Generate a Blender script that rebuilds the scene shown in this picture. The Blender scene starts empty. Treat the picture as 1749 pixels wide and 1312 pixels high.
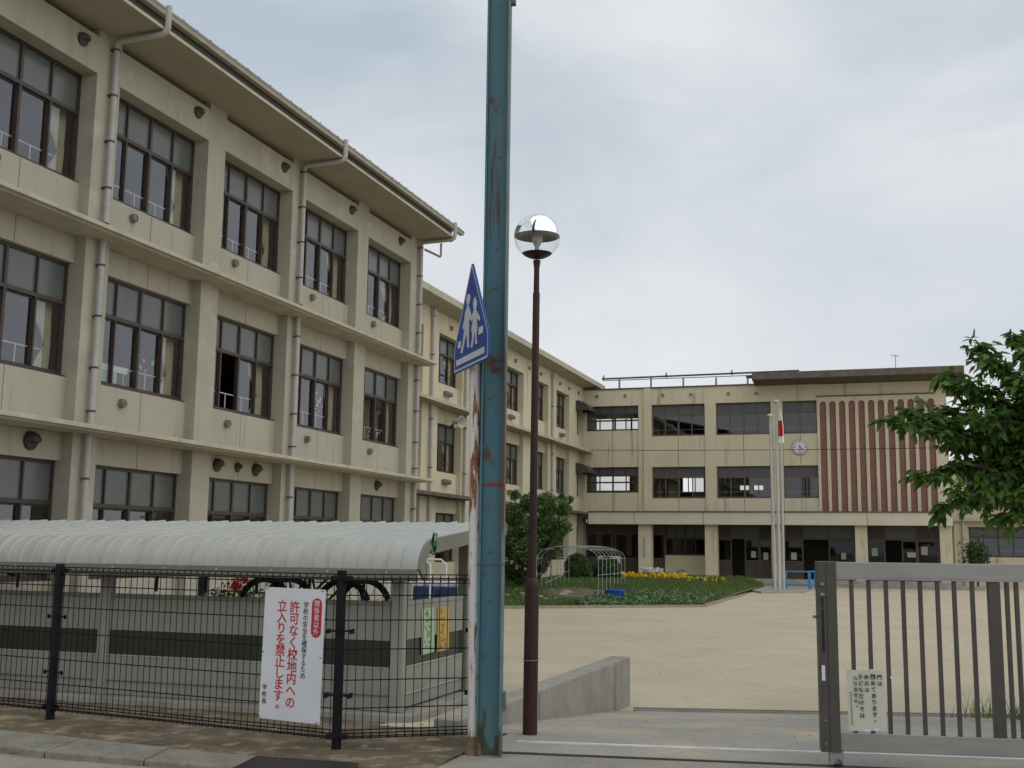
import bpy, bmesh, math, random
from mathutils import Vector, Matrix
R = math.radians
rnd = random.Random(7)
scn = bpy.context.scene
col = scn.collection

# ------------------------------------------------------------------ camera
# photograph 1749 x 1312; focal length and angles fitted to the building lines
F = 1925.6
YAW, PIT, ROL = R(-18.47), R(8.26), R(.694)
CAMP = Vector((0, 0, 1.55))
fw = Vector((math.sin(YAW)*math.cos(PIT), math.cos(YAW)*math.cos(PIT), math.sin(PIT)))
rt0 = Vector((math.cos(YAW), -math.sin(YAW), 0)); up0 = rt0.cross(fw)
rt = rt0*math.cos(ROL) + up0*math.sin(ROL); up = up0*math.cos(ROL) - rt0*math.sin(ROL)
cam = bpy.data.cameras.new('camera'); camo = bpy.data.objects.new('camera', cam); col.objects.link(camo)
cam.sensor_width = 36; cam.lens = F/1749*36; cam.clip_start = .05; cam.clip_end = 3000
camo.matrix_world = Matrix(((rt.x, up.x, -fw.x, CAMP.x), (rt.y, up.y, -fw.y, CAMP.y), (rt.z, up.z, -fw.z, CAMP.z), (0, 0, 0, 1)))
scn.camera = camo

# ------------------------------------------------------------------ sky, sun, exposure
SUN_EL, SUN_AZ = R(52), R(108)          # azimuth clockwise from +Y
sund = Vector((math.sin(SUN_AZ)*math.cos(SUN_EL), math.cos(SUN_AZ)*math.cos(SUN_EL), math.sin(SUN_EL)))
w = bpy.data.worlds.new('World'); scn.world = w; w.use_nodes = True
nt = w.node_tree; nt.nodes.clear()
def N(t, **k):
    n = nt.nodes.new(t)
    for a, b in k.items(): setattr(n, a, b)
    return n
out = N('ShaderNodeOutputWorld')
sky = N('ShaderNodeTexSky', sky_type='NISHITA', sun_disc=False, sun_elevation=SUN_EL, sun_rotation=SUN_AZ)
bg1 = N('ShaderNodeBackground'); bg1.inputs[1].default_value = .09
nt.links.new(sky.outputs[0], bg1.inputs[0])
tc = N('ShaderNodeTexCoord')
mp = N('ShaderNodeMapping'); mp.inputs['Scale'].default_value = (1.6, 1.6, 4.2); mp.inputs['Location'].default_value = (3.1, 1.7, .4)
mp.inputs['Rotation'].default_value = (R(8), R(14), 0)
nt.links.new(tc.outputs['Generated'], mp.inputs[0])
nz = N('ShaderNodeTexNoise'); nz.inputs['Scale'].default_value = 1.5; nz.inputs['Detail'].default_value = 6; nz.inputs['Roughness'].default_value = .5; nz.inputs['Distortion'].default_value = .35
nt.links.new(mp.outputs[0], nz.inputs[0])
cr = N('ShaderNodeValToRGB'); nt.links.new(nz.outputs[0], cr.inputs[0])
e = cr.color_ramp.elements
e[0].position = .36; e[0].color = (.52, .60, .67, 1); e[1].position = .66; e[1].color = (.86, .88, .90, 1)
sx = N('ShaderNodeSeparateXYZ'); nt.links.new(tc.outputs['Generated'], sx.inputs[0])
mr = N('ShaderNodeMapRange'); mr.inputs[1].default_value = .02; mr.inputs[2].default_value = .42; mr.inputs[3].default_value = .85; mr.inputs[4].default_value = 0
nt.links.new(sx.outputs[2], mr.inputs[0])
mx = N('ShaderNodeMixRGB'); mx.inputs[2].default_value = (.86, .865, .89, 1)
nt.links.new(mr.outputs[0], mx.inputs[0]); nt.links.new(cr.outputs[0], mx.inputs[1])
bg2 = N('ShaderNodeBackground'); bg2.inputs[1].default_value = 1.0
nt.links.new(mx.outputs[0], bg2.inputs[0])
ms = N('ShaderNodeMixShader'); ms.inputs[0].default_value = .88
nt.links.new(bg1.outputs[0], ms.inputs[1]); nt.links.new(bg2.outputs[0], ms.inputs[2]); nt.links.new(ms.outputs[0], out.inputs[0])
sl = bpy.data.lights.new('sun', 'SUN'); sl.energy = 1.15; sl.angle = R(110); sl.color = (1, .965, .9)
so = bpy.data.objects.new('sun', sl); col.objects.link(so); so.rotation_euler = sund.to_track_quat('Z', 'Y').to_euler(); so.location = (20, -10, 40)
vs = scn.view_settings
vs.view_transform = 'Standard'; vs.look = 'None'; vs.exposure = 0; vs.gamma = 1; vs.use_curve_mapping = False

# ------------------------------------------------------------------ pixel helpers
def ray(x, y): return rt*((x-874.5)/F) - up*((y-656)/F) + fw
def onX(x, y, X): d = ray(x, y); return CAMP + d*(X/d.x)
def onY(x, y, Y): d = ray(x, y); return CAMP + d*(Y/d.y)
def onZ(x, y, Z): d = ray(x, y); return CAMP + d*((Z-1.55)/d.z)
def onV(x, y, P, d):                       # vertical plane through P along horizontal direction d
    n = Vector((-d.y, d.x, 0)); r = ray(x, y); return CAMP + r*((P-CAMP).dot(n)/r.dot(n))
def sst(t): t = max(0, min(1, t)); return t*t*(3-2*t)
def lerp(a, b, t): return a+(b-a)*t
def ground_h(x, y):
    k = sst((x+5.6)/2.2)
    ya = lerp(8.7, 9.75+.265*(x+2.9), k)
    yb = lerp(11.85, 13.93+.277*(x+3.05), k)
    t = max(0, min(1, (y-ya)/(yb-ya)))
    yard = -.4 + .2*max(0, min(1, (y-14)/46))
    return yard*t if t < 1 else yard
def onG(x, y):
    z = -.3
    for _ in range(25): p = onZ(x, y, z); z = .5*z+.5*ground_h(p.x, p.y)
    return onZ(x, y, z)

# ------------------------------------------------------------------ materials
MATS = {}
def mat(name, c, rough=.8, c2=None, scale=6, stretch=(1, 1, 1), amt=1., metal=0, bump=0, bscale=60, spec=.3, streak=None, detail=5, rlo=.35, rhi=.7, spot=None):
    m = bpy.data.materials.new(name); m.use_nodes = True
    t = m.node_tree; b = t.nodes['Principled BSDF']
    b.inputs['Roughness'].default_value = rough; b.inputs['Metallic'].default_value = metal; b.inputs['Specular IOR Level'].default_value = spec
    b.inputs['Base Color'].default_value = (*c, 1)
    geo = t.nodes.new('ShaderNodeNewGeometry')
    last = None
    def mixin(fac, ca, cb):
        x = t.nodes.new('ShaderNodeMixRGB'); t.links.new(fac, x.inputs[0])
        for s, v in ((1, ca), (2, cb)):
            if isinstance(v, tuple): x.inputs[s].default_value = (*v, 1)
            else: t.links.new(v, x.inputs[s])
        return x.outputs[0]
    def noise(sc, st, lo, hi, mul=1., det=detail):
        mp_ = t.nodes.new('ShaderNodeMapping'); mp_.inputs['Scale'].default_value = st
        t.links.new(geo.outputs['Position'], mp_.inputs[0])
        nn = t.nodes.new('ShaderNodeTexNoise'); nn.inputs['Scale'].default_value = sc; nn.inputs['Detail'].default_value = det; nn.inputs['Roughness'].default_value = .62
        t.links.new(mp_.outputs[0], nn.inputs[0])
        r_ = t.nodes.new('ShaderNodeMapRange'); r_.inputs[1].default_value = lo; r_.inputs[2].default_value = hi; r_.inputs[4].default_value = mul
        t.links.new(nn.outputs[0], r_.inputs[0]); return r_.outputs[0]
    cur = c
    if c2: cur = mixin(noise(scale, stretch, rlo, rhi, amt), cur, c2)
    if streak:      # vertical weather streaks with a shape of their own
        sc, ss, lo, hi, mul = streak
        cur = mixin(noise(ss, (1, 1, .08), lo, hi, mul), cur, sc)
    if spot:
        sc, ss, lo, hi, mul = spot
        cur = mixin(noise(ss, (1, 1, 1), lo, hi, mul, 8), cur, sc)
    if not isinstance(cur, tuple): t.links.new(cur, b.inputs['Base Color'])
    if bump:
        bn = t.nodes.new('ShaderNodeBump'); bn.inputs['Strength'].default_value = bump; bn.inputs['Distance'].default_value = .01
        t.links.new(noise(bscale, (1, 1, 1), 0, 1), bn.inputs['Height']); t.links.new(bn.outputs[0], b.inputs['Normal'])
    MATS[name] = m; return m
def glassmat(name, tint=(.62, .66, .66), rough=.015, ior=1.5, extra=0.):
    m = bpy.data.materials.new(name); m.use_nodes = True; t = m.node_tree; t.nodes.clear()
    o = t.nodes.new('ShaderNodeOutputMaterial'); tr = t.nodes.new('ShaderNodeBsdfTransparent'); tr.inputs[0].default_value = (*tint, 1)
    g = t.nodes.new('ShaderNodeBsdfGlossy'); g.inputs['Roughness'].default_value = rough; g.inputs[0].default_value = (.95, .97, 1, 1)
    f0 = ((ior-1)/(ior+1))**2      # Schlick, the same from both sides of the pane
    lw = t.nodes.new('ShaderNodeLayerWeight'); lw.inputs[0].default_value = .5
    pw = t.nodes.new('ShaderNodeMath'); pw.operation = 'POWER'; pw.inputs[1].default_value = 5; t.links.new(lw.outputs['Facing'], pw.inputs[0])
    fr = t.nodes.new('ShaderNodeMath'); fr.operation = 'MULTIPLY_ADD'; fr.inputs[1].default_value = 1-f0; fr.inputs[2].default_value = f0; t.links.new(pw.outputs[0], fr.inputs[0])
    ad = t.nodes.new('ShaderNodeMath'); ad.operation = 'ADD'; ad.inputs[1].default_value = extra; ad.use_clamp = True
    t.links.new(fr.outputs[0], ad.inputs[0])
    x = t.nodes.new('ShaderNodeMixShader'); t.links.new(ad.outputs[0], x.inputs[0]); t.links.new(tr.outputs[0], x.inputs[1]); t.links.new(g.outputs[0], x.inputs[2])
    t.links.new(x.outputs[0], o.inputs[0]); MATS[name] = m; return m
def leafmat(name, c, c2, trans=.35):
    m = bpy.data.materials.new(name); m.use_nodes = True; t = m.node_tree; b = t.nodes['Principled BSDF']
    oi = t.nodes.new('ShaderNodeNewGeometry'); x = t.nodes.new('ShaderNodeMixRGB'); x.inputs[1].default_value = (*c, 1); x.inputs[2].default_value = (*c2, 1)
    t.links.new(oi.outputs['Random Per Island'], x.inputs[0]); t.links.new(x.outputs[0], b.inputs['Base Color'])
    b.inputs['Roughness'].default_value = .45; b.inputs['Specular IOR Level'].default_value = .35
    tl = t.nodes.new('ShaderNodeBsdfTranslucent'); t.links.new(x.outputs[0], tl.inputs[0])
    s = t.nodes.new('ShaderNodeMixShader'); s.inputs[0].default_value = trans
    o = t.nodes['Material Output']; t.links.new(b.outputs[0], s.inputs[1]); t.links.new(tl.outputs[0], s.inputs[2]); t.links.new(s.outputs[0], o.inputs[0])
    MATS[name] = m; return m

cream = mat('cream_render', (.405, .38, .305), .9, (.35, .33, .268), 1.1, bump=.25, bscale=90, streak=((.22, .20, .16), 3.6, .56, .80, .6), spot=((.50, .47, .39), 1.3, .56, .62, .45))
creamp = mat('cream_panel', (.415, .39, .312), .9, (.37, .345, .28), .9, bump=.2, bscale=110, streak=((.23, .21, .165), 5.5, .55, .80, .65))
creamy = mat('yellow_cream_render', (.59, .53, .385), .9, (.53, .475, .345), .8, bump=.2, bscale=60, streak=((.15, .135, .105), 3.0, .585, .74, .7))
soff = mat('soffit_paint', (.37, .33, .25), .9, (.32, .285, .22), 1.5)
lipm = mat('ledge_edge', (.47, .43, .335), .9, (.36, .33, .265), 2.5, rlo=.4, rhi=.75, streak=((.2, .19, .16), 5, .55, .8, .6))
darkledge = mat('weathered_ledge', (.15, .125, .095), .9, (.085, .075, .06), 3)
roofm = mat('grey_roof_sheet', (.30, .30, .27), .6, (.22, .22, .20), 2)
gutm = mat('gutter', (.43, .41, .34), .6, (.33, .31, .26), 3)
pipem = mat('grey_plastic_pipe', (.42, .41, .38), .5, (.36, .35, .32), 3)
bronze = mat('bronze_frame', (.045, .032, .026), .45, (.065, .048, .04), 4, spec=.4)
bronze2 = mat('brown_frame', (.135, .105, .08), .5, (.10, .078, .06), 3)
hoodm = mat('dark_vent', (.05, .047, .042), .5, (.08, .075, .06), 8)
capm = mat('metal_vent_cap', (.30, .28, .24), .4, (.12, .10, .08), 14, metal=.5)
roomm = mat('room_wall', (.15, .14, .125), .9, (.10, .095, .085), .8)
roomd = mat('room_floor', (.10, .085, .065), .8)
curtm = mat('curtain_cloth', (.62, .56, .38), .95, (.50, .45, .30), 12, stretch=(4, 4, .5))
railw = mat('white_tube', (.75, .75, .73), .4)
glass = glassmat('window_glass', (.80, .82, .82), .01, 1.5, .115)
frost = mat('frosted_transom', (.115, .125, .12), .25, (.095, .105, .10), 1.2, spec=.6)
glass2 = glassmat('far_window_glass', (.75, .75, .73), .01, 1.5, .05)
clear = glassmat('clear_glass', (.94, .96, .95), .01, 1.35, .0)
brownp = mat('brown_panel', (.235, .118, .098), .85, (.20, .098, .082), 3)
sandm = mat('sand_yard', (.50, .435, .32), .95, (.44, .378, .272), .45, bump=1., bscale=20, streak=((.36, .30, .205), .8, .55, .75, .5), spot=((.31, .26, .18), 7, .54, .76, .6), spec=.1)
dirtm = mat('dirt', (.165, .13, .088), .98, (.08, .064, .046), 2.0, bump=1., bscale=25, spot=((.33, .275, .19), 4.5, .52, .66, .8), spec=.1)
rampm = mat('sandy_concrete', (.295, .285, .26), .95, (.41, .36, .275), .9, rlo=.42, rhi=.66, bump=.8, bscale=50, spot=((.17, .16, .14), 18, .54, .76, .6), spec=.1)
stm = mat('street_concrete', (.31, .29, .25), .95, (.235, .22, .185), 1.6, bump=.8, bscale=60, spot=((.13, .12, .10), 24, .54, .74, .65), spec=.15)
slabm = mat('paving_slab', (.265, .25, .205), .95, (.185, .172, .14), 3.5, bump=.9, bscale=70, spot=((.10, .092, .075), 22, .52, .70, .75), spec=.1)
concm = mat('old_concrete', (.33, .315, .27), .95, (.24, .23, .20), 2, bump=.5, bscale=30, streak=((.09, .085, .07), 7, .55, .8, .75), spec=.1)
plinm = mat('plinth_concrete', (.36, .34, .30), .95, (.26, .24, .20), 3, bump=.4, bscale=40)
steelg = mat('galvanised_steel', (.25, .25, .25), .35, (.15, .15, .15), 5, metal=.6)
blk = mat('black_coated_wire', (.008, .0075, .009), .6, (.014, .012, .014), 10, spec=.12)
shedr = mat('shed_roof_sheet', (.42, .425, .39), .55, (.36, .365, .335), 1.4, stretch=(3, 1, 1), spot=((.25, .245, .21), 6, .55, .80, .6))
shedf = mat('shed_beam', (.19, .19, .15), .5, (.155, .155, .125), 3)
shedp = mat('shed_panel', (.29, .29, .25), .6, (.25, .25, .215), 2, streak=((.20, .195, .165), 7, .55, .8, .6))
shedg = mat('shed_green_band', (.028, .034, .022), .35, (.04, .045, .03), 3)
bluep = mat('teal_paint', (.058, .155, .205), .55, (.085, .165, .17), 2.2, stretch=(1, 1, .35), streak=((.085, .038, .02), 9, .60, .68, .9), spot=((.10, .045, .022), 6, .60, .68, .9), bump=.3, bscale=30)
teall = mat('pale_teal_paint', (.16, .21, .19), .6, (.10, .15, .15), 3, streak=((.11, .05, .025), 9, .52, .60, .95))
whiter = mat('rusty_white_paint', (.60, .58, .55), .6, (.20, .07, .025), 13, stretch=(1, 1, .13), rlo=.525, rhi=.565, spot=((.42, .37, .32), 30, .5, .7, .6), bump=.3, bscale=40)
maroon = mat('maroon_paint', (.020, .008, .007), .5, (.042, .015, .013), 5, stretch=(1, 1, .3), bump=.2, bscale=60)
chrome = mat('chrome_dome', (.86, .87, .88), .06, metal=1)
refl = mat('lamp_reflector', (.26, .25, .23), .35, (.18, .17, .15), 12, metal=.4)
opal = mat('lamp_bulb', (.55, .56, .52), .3)
steel = mat('brushed_steel', (.33, .325, .31), .42, (.26, .255, .24), 2, stretch=(1, 1, 6), metal=.55)
steeld = mat('dark_steel', (.075, .07, .065), .4, (.10, .095, .085), 3, metal=.5)
blackr = mat('black_rubber', (.012, .012, .012), .5)
signw = mat('white_sign_board', (.62, .63, .66), .5, (.57, .58, .61), 3)
redt = mat('red_paint', (.42, .02, .03), .5)
blkt = mat('black_print', (.02, .02, .025), .6)
sgblue = mat('sign_blue', (.015, .055, .27), .35, (.02, .07, .30), 4)
sgwhite = mat('sign_white', (.55, .57, .58), .4, (.48, .50, .52), 6)
sgback = mat('sign_back', (.35, .36, .36), .4, metal=.4)
paper = mat('paper_sheet', (.56, .54, .46), .8, (.48, .46, .38), 3)
greenp = mat('green_sheet', (.36, .46, .30), .8, (.40, .49, .35), 4)
yellowp = mat('yellow_sheet', (.50, .37, .12), .8, (.45, .32, .09), 4)
bark = mat('bark', (.055, .042, .032), .95, (.09, .07, .055), 8, bump=.6, bscale=30)
cherry = leafmat('cherry_leaf', (.04, .105, .02), (.15, .26, .048), .48)
lf2 = leafmat('small_tree_leaf', (.055, .11, .03), (.15, .23, .07), .3)
lf3 = leafmat('shrub_leaf', (.03, .065, .018), (.065, .12, .03), .2)
lawn = mat('lawn_soil', (.065, .11, .035), .95, (.10, .13, .045), 2.5, spot=((.12, .09, .05), 1.5, .58, .75, .7))
grass = leafmat('grass_blade', (.07, .12, .03), (.15, .21, .06), .3)
vegl = leafmat('vegetable_leaf', (.07, .15, .05), (.20, .28, .15), .2)
yelf = leafmat('yellow_flower', (.66, .40, .012), (.78, .58, .03), .2)
whif = leafmat('white_flower', (.6, .62, .56), (.7, .7, .66), .2)
redf = leafmat('red_flower', (.5, .01, .02), (.6, .03, .05), .2)
bluer = mat('blue_rail_paint', (.05, .21, .42), .5, (.07, .24, .44), 4)
bluepl = mat('blue_plastic', (.02, .11, .52), .4)
dblue = mat('faded_blue_plastic', (.025, .05, .13), .5, (.05, .08, .16), 5)
wood = mat('bed_edging', (.35, .30, .22), .9, (.25, .21, .15), 4)
flagw = mat('flag_white', (.75, .75, .76), .9)
flagr = mat('flag_red', (.5, .03, .03), .9)
polem = mat('flagpole_white', (.52, .51, .48), .4, (.42, .41, .38), 3)
doorm = mat('door_panel', (.085, .068, .052), .6, (.11, .09, .07), 3)
boxg = mat('grey_box', (.45, .45, .44), .6)
fascm = mat('pale_fascia', (.60, .545, .43), .9, (.54, .49, .38), 1.2, streak=((.35, .31, .24), 4, .6, .85, .5))
gritm = mat('grit', (.20, .17, .125), .95, (.32, .29, .24), 40)
hornm = mat('horn_grey', (.42, .40, .34), .5)

def muddy_base(m, z0, z1, c):      # splashed mud and rust with a ragged edge near the foot of a post
    t = m.node_tree; b = t.nodes['Principled BSDF']; src = b.inputs['Base Color'].links[0].from_socket
    g_ = t.nodes.new('ShaderNodeNewGeometry'); s_ = t.nodes.new('ShaderNodeSeparateXYZ'); t.links.new(g_.outputs['Position'], s_.inputs[0])
    mp_ = t.nodes.new('ShaderNodeMapping'); mp_.inputs['Scale'].default_value = (1, 1, .3); t.links.new(g_.outputs['Position'], mp_.inputs[0])
    n_ = t.nodes.new('ShaderNodeTexNoise'); n_.inputs['Scale'].default_value = 14; n_.inputs['Detail'].default_value = 8; t.links.new(mp_.outputs[0], n_.inputs[0])
    a_ = t.nodes.new('ShaderNodeMath'); a_.operation = 'MULTIPLY_ADD'; a_.inputs[1].default_value = -(z1-z0)*2.2; t.links.new(n_.outputs[0], a_.inputs[0]); t.links.new(s_.outputs[2], a_.inputs[2])
    r_ = t.nodes.new('ShaderNodeMapRange'); r_.inputs[1].default_value = z0-(z1-z0)*.9; r_.inputs[2].default_value = z0-(z1-z0)*.7; r_.inputs[3].default_value = .85; r_.inputs[4].default_value = 0; t.links.new(a_.outputs[0], r_.inputs[0])
    x = t.nodes.new('ShaderNodeMixRGB'); x.inputs[2].default_value = (*c, 1); t.links.new(r_.outputs[0], x.inputs[0]); t.links.new(src, x.inputs[1]); t.links.new(x.outputs[0], b.inputs['Base Color'])
muddy_base(bluep, .05, .45, (.055, .05, .038)); muddy_base(teall, .05, .45, (.07, .055, .04)); muddy_base(whiter, .02, .3, (.14, .10, .07))

# ------------------------------------------------------------------ mesh builder
class MB:
    def __init__(s): s.v = []; s.f = []
    def quad(s, a, b, c, d): n = len(s.v); s.v += [tuple(a), tuple(b), tuple(c), tuple(d)]; s.f.append((n, n+1, n+2, n+3)); return s
    def box(s, x0, x1, y0, y1, z0, z1):
        n = len(s.v); s.v += [(x, y, z) for z in (z0, z1) for y in (y0, y1) for x in (x0, x1)]
        s.f += [tuple(n+i for i in q) for q in ((0, 2, 3, 1), (4, 5, 7, 6), (0, 1, 5, 4), (2, 6, 7, 3), (0, 4, 6, 2), (1, 3, 7, 5))]; return s
    def obox(s, c, ax, ay, az):          # centre and three half-axis vectors
        n = len(s.v); c = Vector(c); s.v += [tuple(c+ax*i+ay*j+az*k) for k in (-1, 1) for j in (-1, 1) for i in (-1, 1)]
        s.f += [tuple(n+i for i in q) for q in ((0, 2, 3, 1), (4, 5, 7, 6), (0, 1, 5, 4), (2, 6, 7, 3), (0, 4, 6, 2), (1, 3, 7, 5))]; return s
    def tube(s, pts, r, n=8, caps=True):
        pts = [Vector(p) for p in pts]; rs = r if isinstance(r, (list, tuple)) else [r]*len(pts); base = len(s.v); prev = None
        for i, p in enumerate(pts):
            d = (pts[min(i+1, len(pts)-1)]-pts[max(i-1, 0)]).normalized()
            if prev is None: u = d.cross(Vector((0, 0, 1)) if abs(d.z) < .9 else Vector((1, 0, 0))).normalized()
            else: u = (prev-d*prev.dot(d)).normalized()
            prev = u; q = d.cross(u)
            for k in range(n): a = 2*math.pi*k/n; s.v.append(tuple(p+(u*math.cos(a)+q*math.sin(a))*rs[i]))
        for i in range(len(pts)-1):
            for k in range(n): a = base+i*n+k; b = base+i*n+(k+1) % n; s.f.append((a, b, b+n, a+n))
        if caps: s.f.append(tuple(base+k for k in range(n))[::-1]); s.f.append(tuple(base+(len(pts)-1)*n+k for k in range(n)))
        return s
    def lathe(s, c, prof, n=24, axis='z'):
        base = len(s.v); c = Vector(c)
        for r_, h in prof:
            for k in range(n):
                a = 2*math.pi*k/n; p = (r_*math.cos(a), r_*math.sin(a), h)
                if axis == 'x': p = (p[2], p[0], p[1])
                if axis == 'y': p = (p[0], p[2], p[1])
                s.v.append(tuple(c+Vector(p)))
        for i in range(len(prof)-1):
            for k in range(n): a = base+i*n+k; b = base+i*n+(k+1) % n; s.f.append((a, b, b+n, a+n))
        return s
    def prism(s, poly, o, ax, ay, az, t):    # polygon in (ax, ay), thickness t along az
        n = len(s.v); m = len(poly); o = Vector(o)
        for k in (0, t): s.v += [tuple(o+ax*p[0]+ay*p[1]+az*k) for p in poly]
        s.f.append(tuple(range(n+m-1, n-1, -1))); s.f.append(tuple(range(n+m, n+2*m)))
        for i in range(m): j = (i+1) % m; s.f.append((n+i, n+j, n+m+j, n+m+i))
        return s
    def holes(s, u0, u1, v0, v1, rects, P):  # sheet with rectangular holes; P maps (u, v) to a point
        us = sorted({u0, u1, *[min(max(r[k], u0), u1) for r in rects for k in (0, 1)]}); vs_ = sorted({v0, v1, *[min(max(r[k], v0), v1) for r in rects for k in (2, 3)]})
        for i in range(len(us)-1):
            for j in range(len(vs_)-1):
                cu = (us[i]+us[i+1])/2; cv = (vs_[j]+vs_[j+1])/2
                if any(r[0] < cu < r[1] and r[2] < cv < r[3] for r in rects): continue
                s.quad(P(us[i], vs_[j]), P(us[i+1], vs_[j]), P(us[i+1], vs_[j+1]), P(us[i], vs_[j+1]))
        return s

W = {}
def mesh(name, mb, m, smooth=False, bevel=0, fixn=True):
    me = bpy.data.meshes.new(name); me.from_pydata(mb.v, [], mb.f)
    if fixn or bevel:
        bm = bmesh.new(); bm.from_mesh(me)
        if fixn: bmesh.ops.recalc_face_normals(bm, faces=bm.faces)
        if bevel:
            es = [e_ for e_ in bm.edges if len(e_.link_faces) == 2 and e_.calc_face_angle(0) > .6]
            bmesh.ops.bevel(bm, geom=es, offset=bevel, segments=2, affect='EDGES', profile=.6)
        bm.to_mesh(me); bm.free()
    if smooth:
        for p in me.polygons: p.use_smooth = True
        if smooth != 'all':
            me.set_sharp_from_angle(angle=R(40 if smooth is True else smooth))
    if m: me.materials.append(m)
    me.update(); return me
def put(name, me, parent=None, M=None, **tags):
    o = bpy.data.objects.new(name, me); col.objects.link(o); M = M or Matrix.Identity(4)
    o.matrix_basis = M; W[o] = M
    if parent is not None: o.parent = parent; o.matrix_parent_inverse = W[parent].inverted()
    for k, v in tags.items():
        if v: o[k] = v
    return o
def part(name, mb, m, parent=None, smooth=False, bevel=0, fixn=True, **tags):
    xs = [v[0] for v in mb.v]; ys = [v[1] for v in mb.v]; zs = [v[2] for v in mb.v]
    c = Vector(((min(xs)+max(xs))/2, (min(ys)+max(ys))/2, min(zs)))
    mb.v = [(v[0]-c.x, v[1]-c.y, v[2]-c.z) for v in mb.v]
    return put(name, mesh(name, mb, m, smooth, bevel, fixn), parent, Matrix.Translation(c), **tags)
def thing(name, loc, label, category, group=None):
    return put(name, None, None, Matrix.Translation(Vector(loc)), label=label, category=category, group=group)
def struct(name, mb, m, **k): return part(name, mb, m, None, kind='structure', **k)
VX, VY, VZ = Vector((1, 0, 0)), Vector((0, 1, 0)), Vector((0, 0, 1))
ORD = ['first', 'second', 'third', 'fourth', 'fifth', 'sixth', 'seventh', 'eighth']
# ================================================================== SETTING
def frange(a, b, s):
    o = []; x = a
    while x < b-1e-6: o.append(x); x += s
    return o+[b]
def sheet(xs, y0f, y1f, ny, dz, bump=0.):
    mb = MB()
    for x in xs:
        for j in range(ny+1):
            y = lerp(y0f(x), y1f(x), j/ny); mb.v.append((x, y, ground_h(x, y)+dz+(rnd.uniform(0, bump) if 0 < j < ny else 0)))
    for i in range(len(xs)-1):
        for j in range(ny): a = i*(ny+1)+j; mb.f.append((a, a+ny+1, a+ny+2, a+1))
    return mb
xs = [-900, -200, -60, -30]+frange(-18, 9, .3)+[14, 30, 80, 300, 900]; ys = [-600, -100, -20, 0]+frange(5, 18, .3)+[25, 40, 60, 62, 100, 300, 1500]
mb = MB(); mb.v = [(x, y, ground_h(x, y)) for x in xs for y in ys]
for i in range(len(xs)-1):
    for j in range(len(ys)-1): a = i*len(ys)+j; mb.f.append((a, a+len(ys), a+len(ys)+1, a+1))
struct('ground', mb, sandm, smooth='all')
# the street edge: two lines fitted on the slabs beside the road
su0, su1 = onZ(0, 1248, .05), onZ(440, 1290, .05); sl0, sl1 = onZ(0, 1278, .05), onZ(400, 1311, .05)
lineY = lambda p, q: (lambda x: p.y+(q.y-p.y)*(x-p.x)/(q.x-p.x))
ysu, ysl = lineY(su0, su1), lineY(sl0, sl1)
r2a, r2b = onZ(852, 1287, 0), onZ(1440, 1311, 0); yr2 = lineY(r2a, r2b)
r1a, r1b = onZ(883, 1268.6, 0), onZ(1397, 1287, 0); yr1 = lineY(r1a, r1b)
grl = lambda x: 13.93+.277*(x+3.05)
struct('street', sheet(frange(-20, -3.6, .8)+frange(-3.3, 14, .8), lambda x: -25, lambda x: ysl(x)+.04 if x < -3.5 else yr2(x)-.03, 24, .004), stm)
struct('entrance_ramp', sheet(frange(-3.45, 9, .3), lambda x: yr2(x)+.03, lambda x: grl(x)-.16, 16, .004), rampm)
struct('dirt_strip', sheet(frange(-18, -3.1, .22), lambda x: ysu(x)-.05, lambda x: lerp(11.98, 9.3, sst((x+5.6)/1.4)), 18, .006, .022), dirtm, smooth='all')
# pavement slabs beside the street, each one a slab
pav = struct('pavement', sheet(frange(-18, -4.2, .6), lambda x: ysl(x)+.05, lambda x: ysu(x)-.02, 2, .005), concm)
ed = [((0, 1248), (-60, 1273)), ((139, 1261), (76, 1284)), ((290, 1276.5), (245.5, 1297.5)), ((440, 1290), (398, 1311))]
ed = [(onZ(*a, .05), onZ(*b, .05)) for a, b in ed]
st_ = ed[1][0]-ed[2][0]
ed = [(ed[1][0]+st_*k, ed[1][1]+st_*k) for k in (6, 5, 4, 3, 2, 1)] + ed[1:]
for a, b in zip(ed[:-1], ed[1:]):
    dx = (b[0]-a[0]).normalized()*.006
    poly = [a[0]+dx, b[0]-dx, b[1]-dx, a[1]+dx]; dz = rnd.uniform(-.006, .004)
    part('paving_slab', MB().prism([(p.x, p.y) for p in poly], (0, 0, -.03), VX, VY, VZ, .08+dz), slabm, pav, bevel=.008)
g = thing('street_drain_grating', ed[-1][0], 'dark steel drain grating beside the pavement slabs at the street edge', 'drain grating')
a0, a1 = ed[-1]; b0 = onZ(612, 1302, .05); b1 = b0+(a1-a0)
mb = MB(); e1 = (b0-a0); n1 = 34
for i in range(n1+1):
    c0 = a0+e1*(i/n1); c1 = c0+(a1-a0)
    mb.obox((c0+c1)/2-VZ*.02, (c1-c0)/2, e1.normalized()*.004, VZ*.018)
part('bearing_bars', mb, steeld, g)
mb = MB()
for t in (0, .2, .4, .6, .8, 1.): c0 = a0+(a1-a0)*t; mb.obox(c0+e1/2-VZ*.022, e1/2, (a1-a0).normalized()*.006, VZ*.018)
part('cross_bars', mb, steeld, g)
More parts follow.
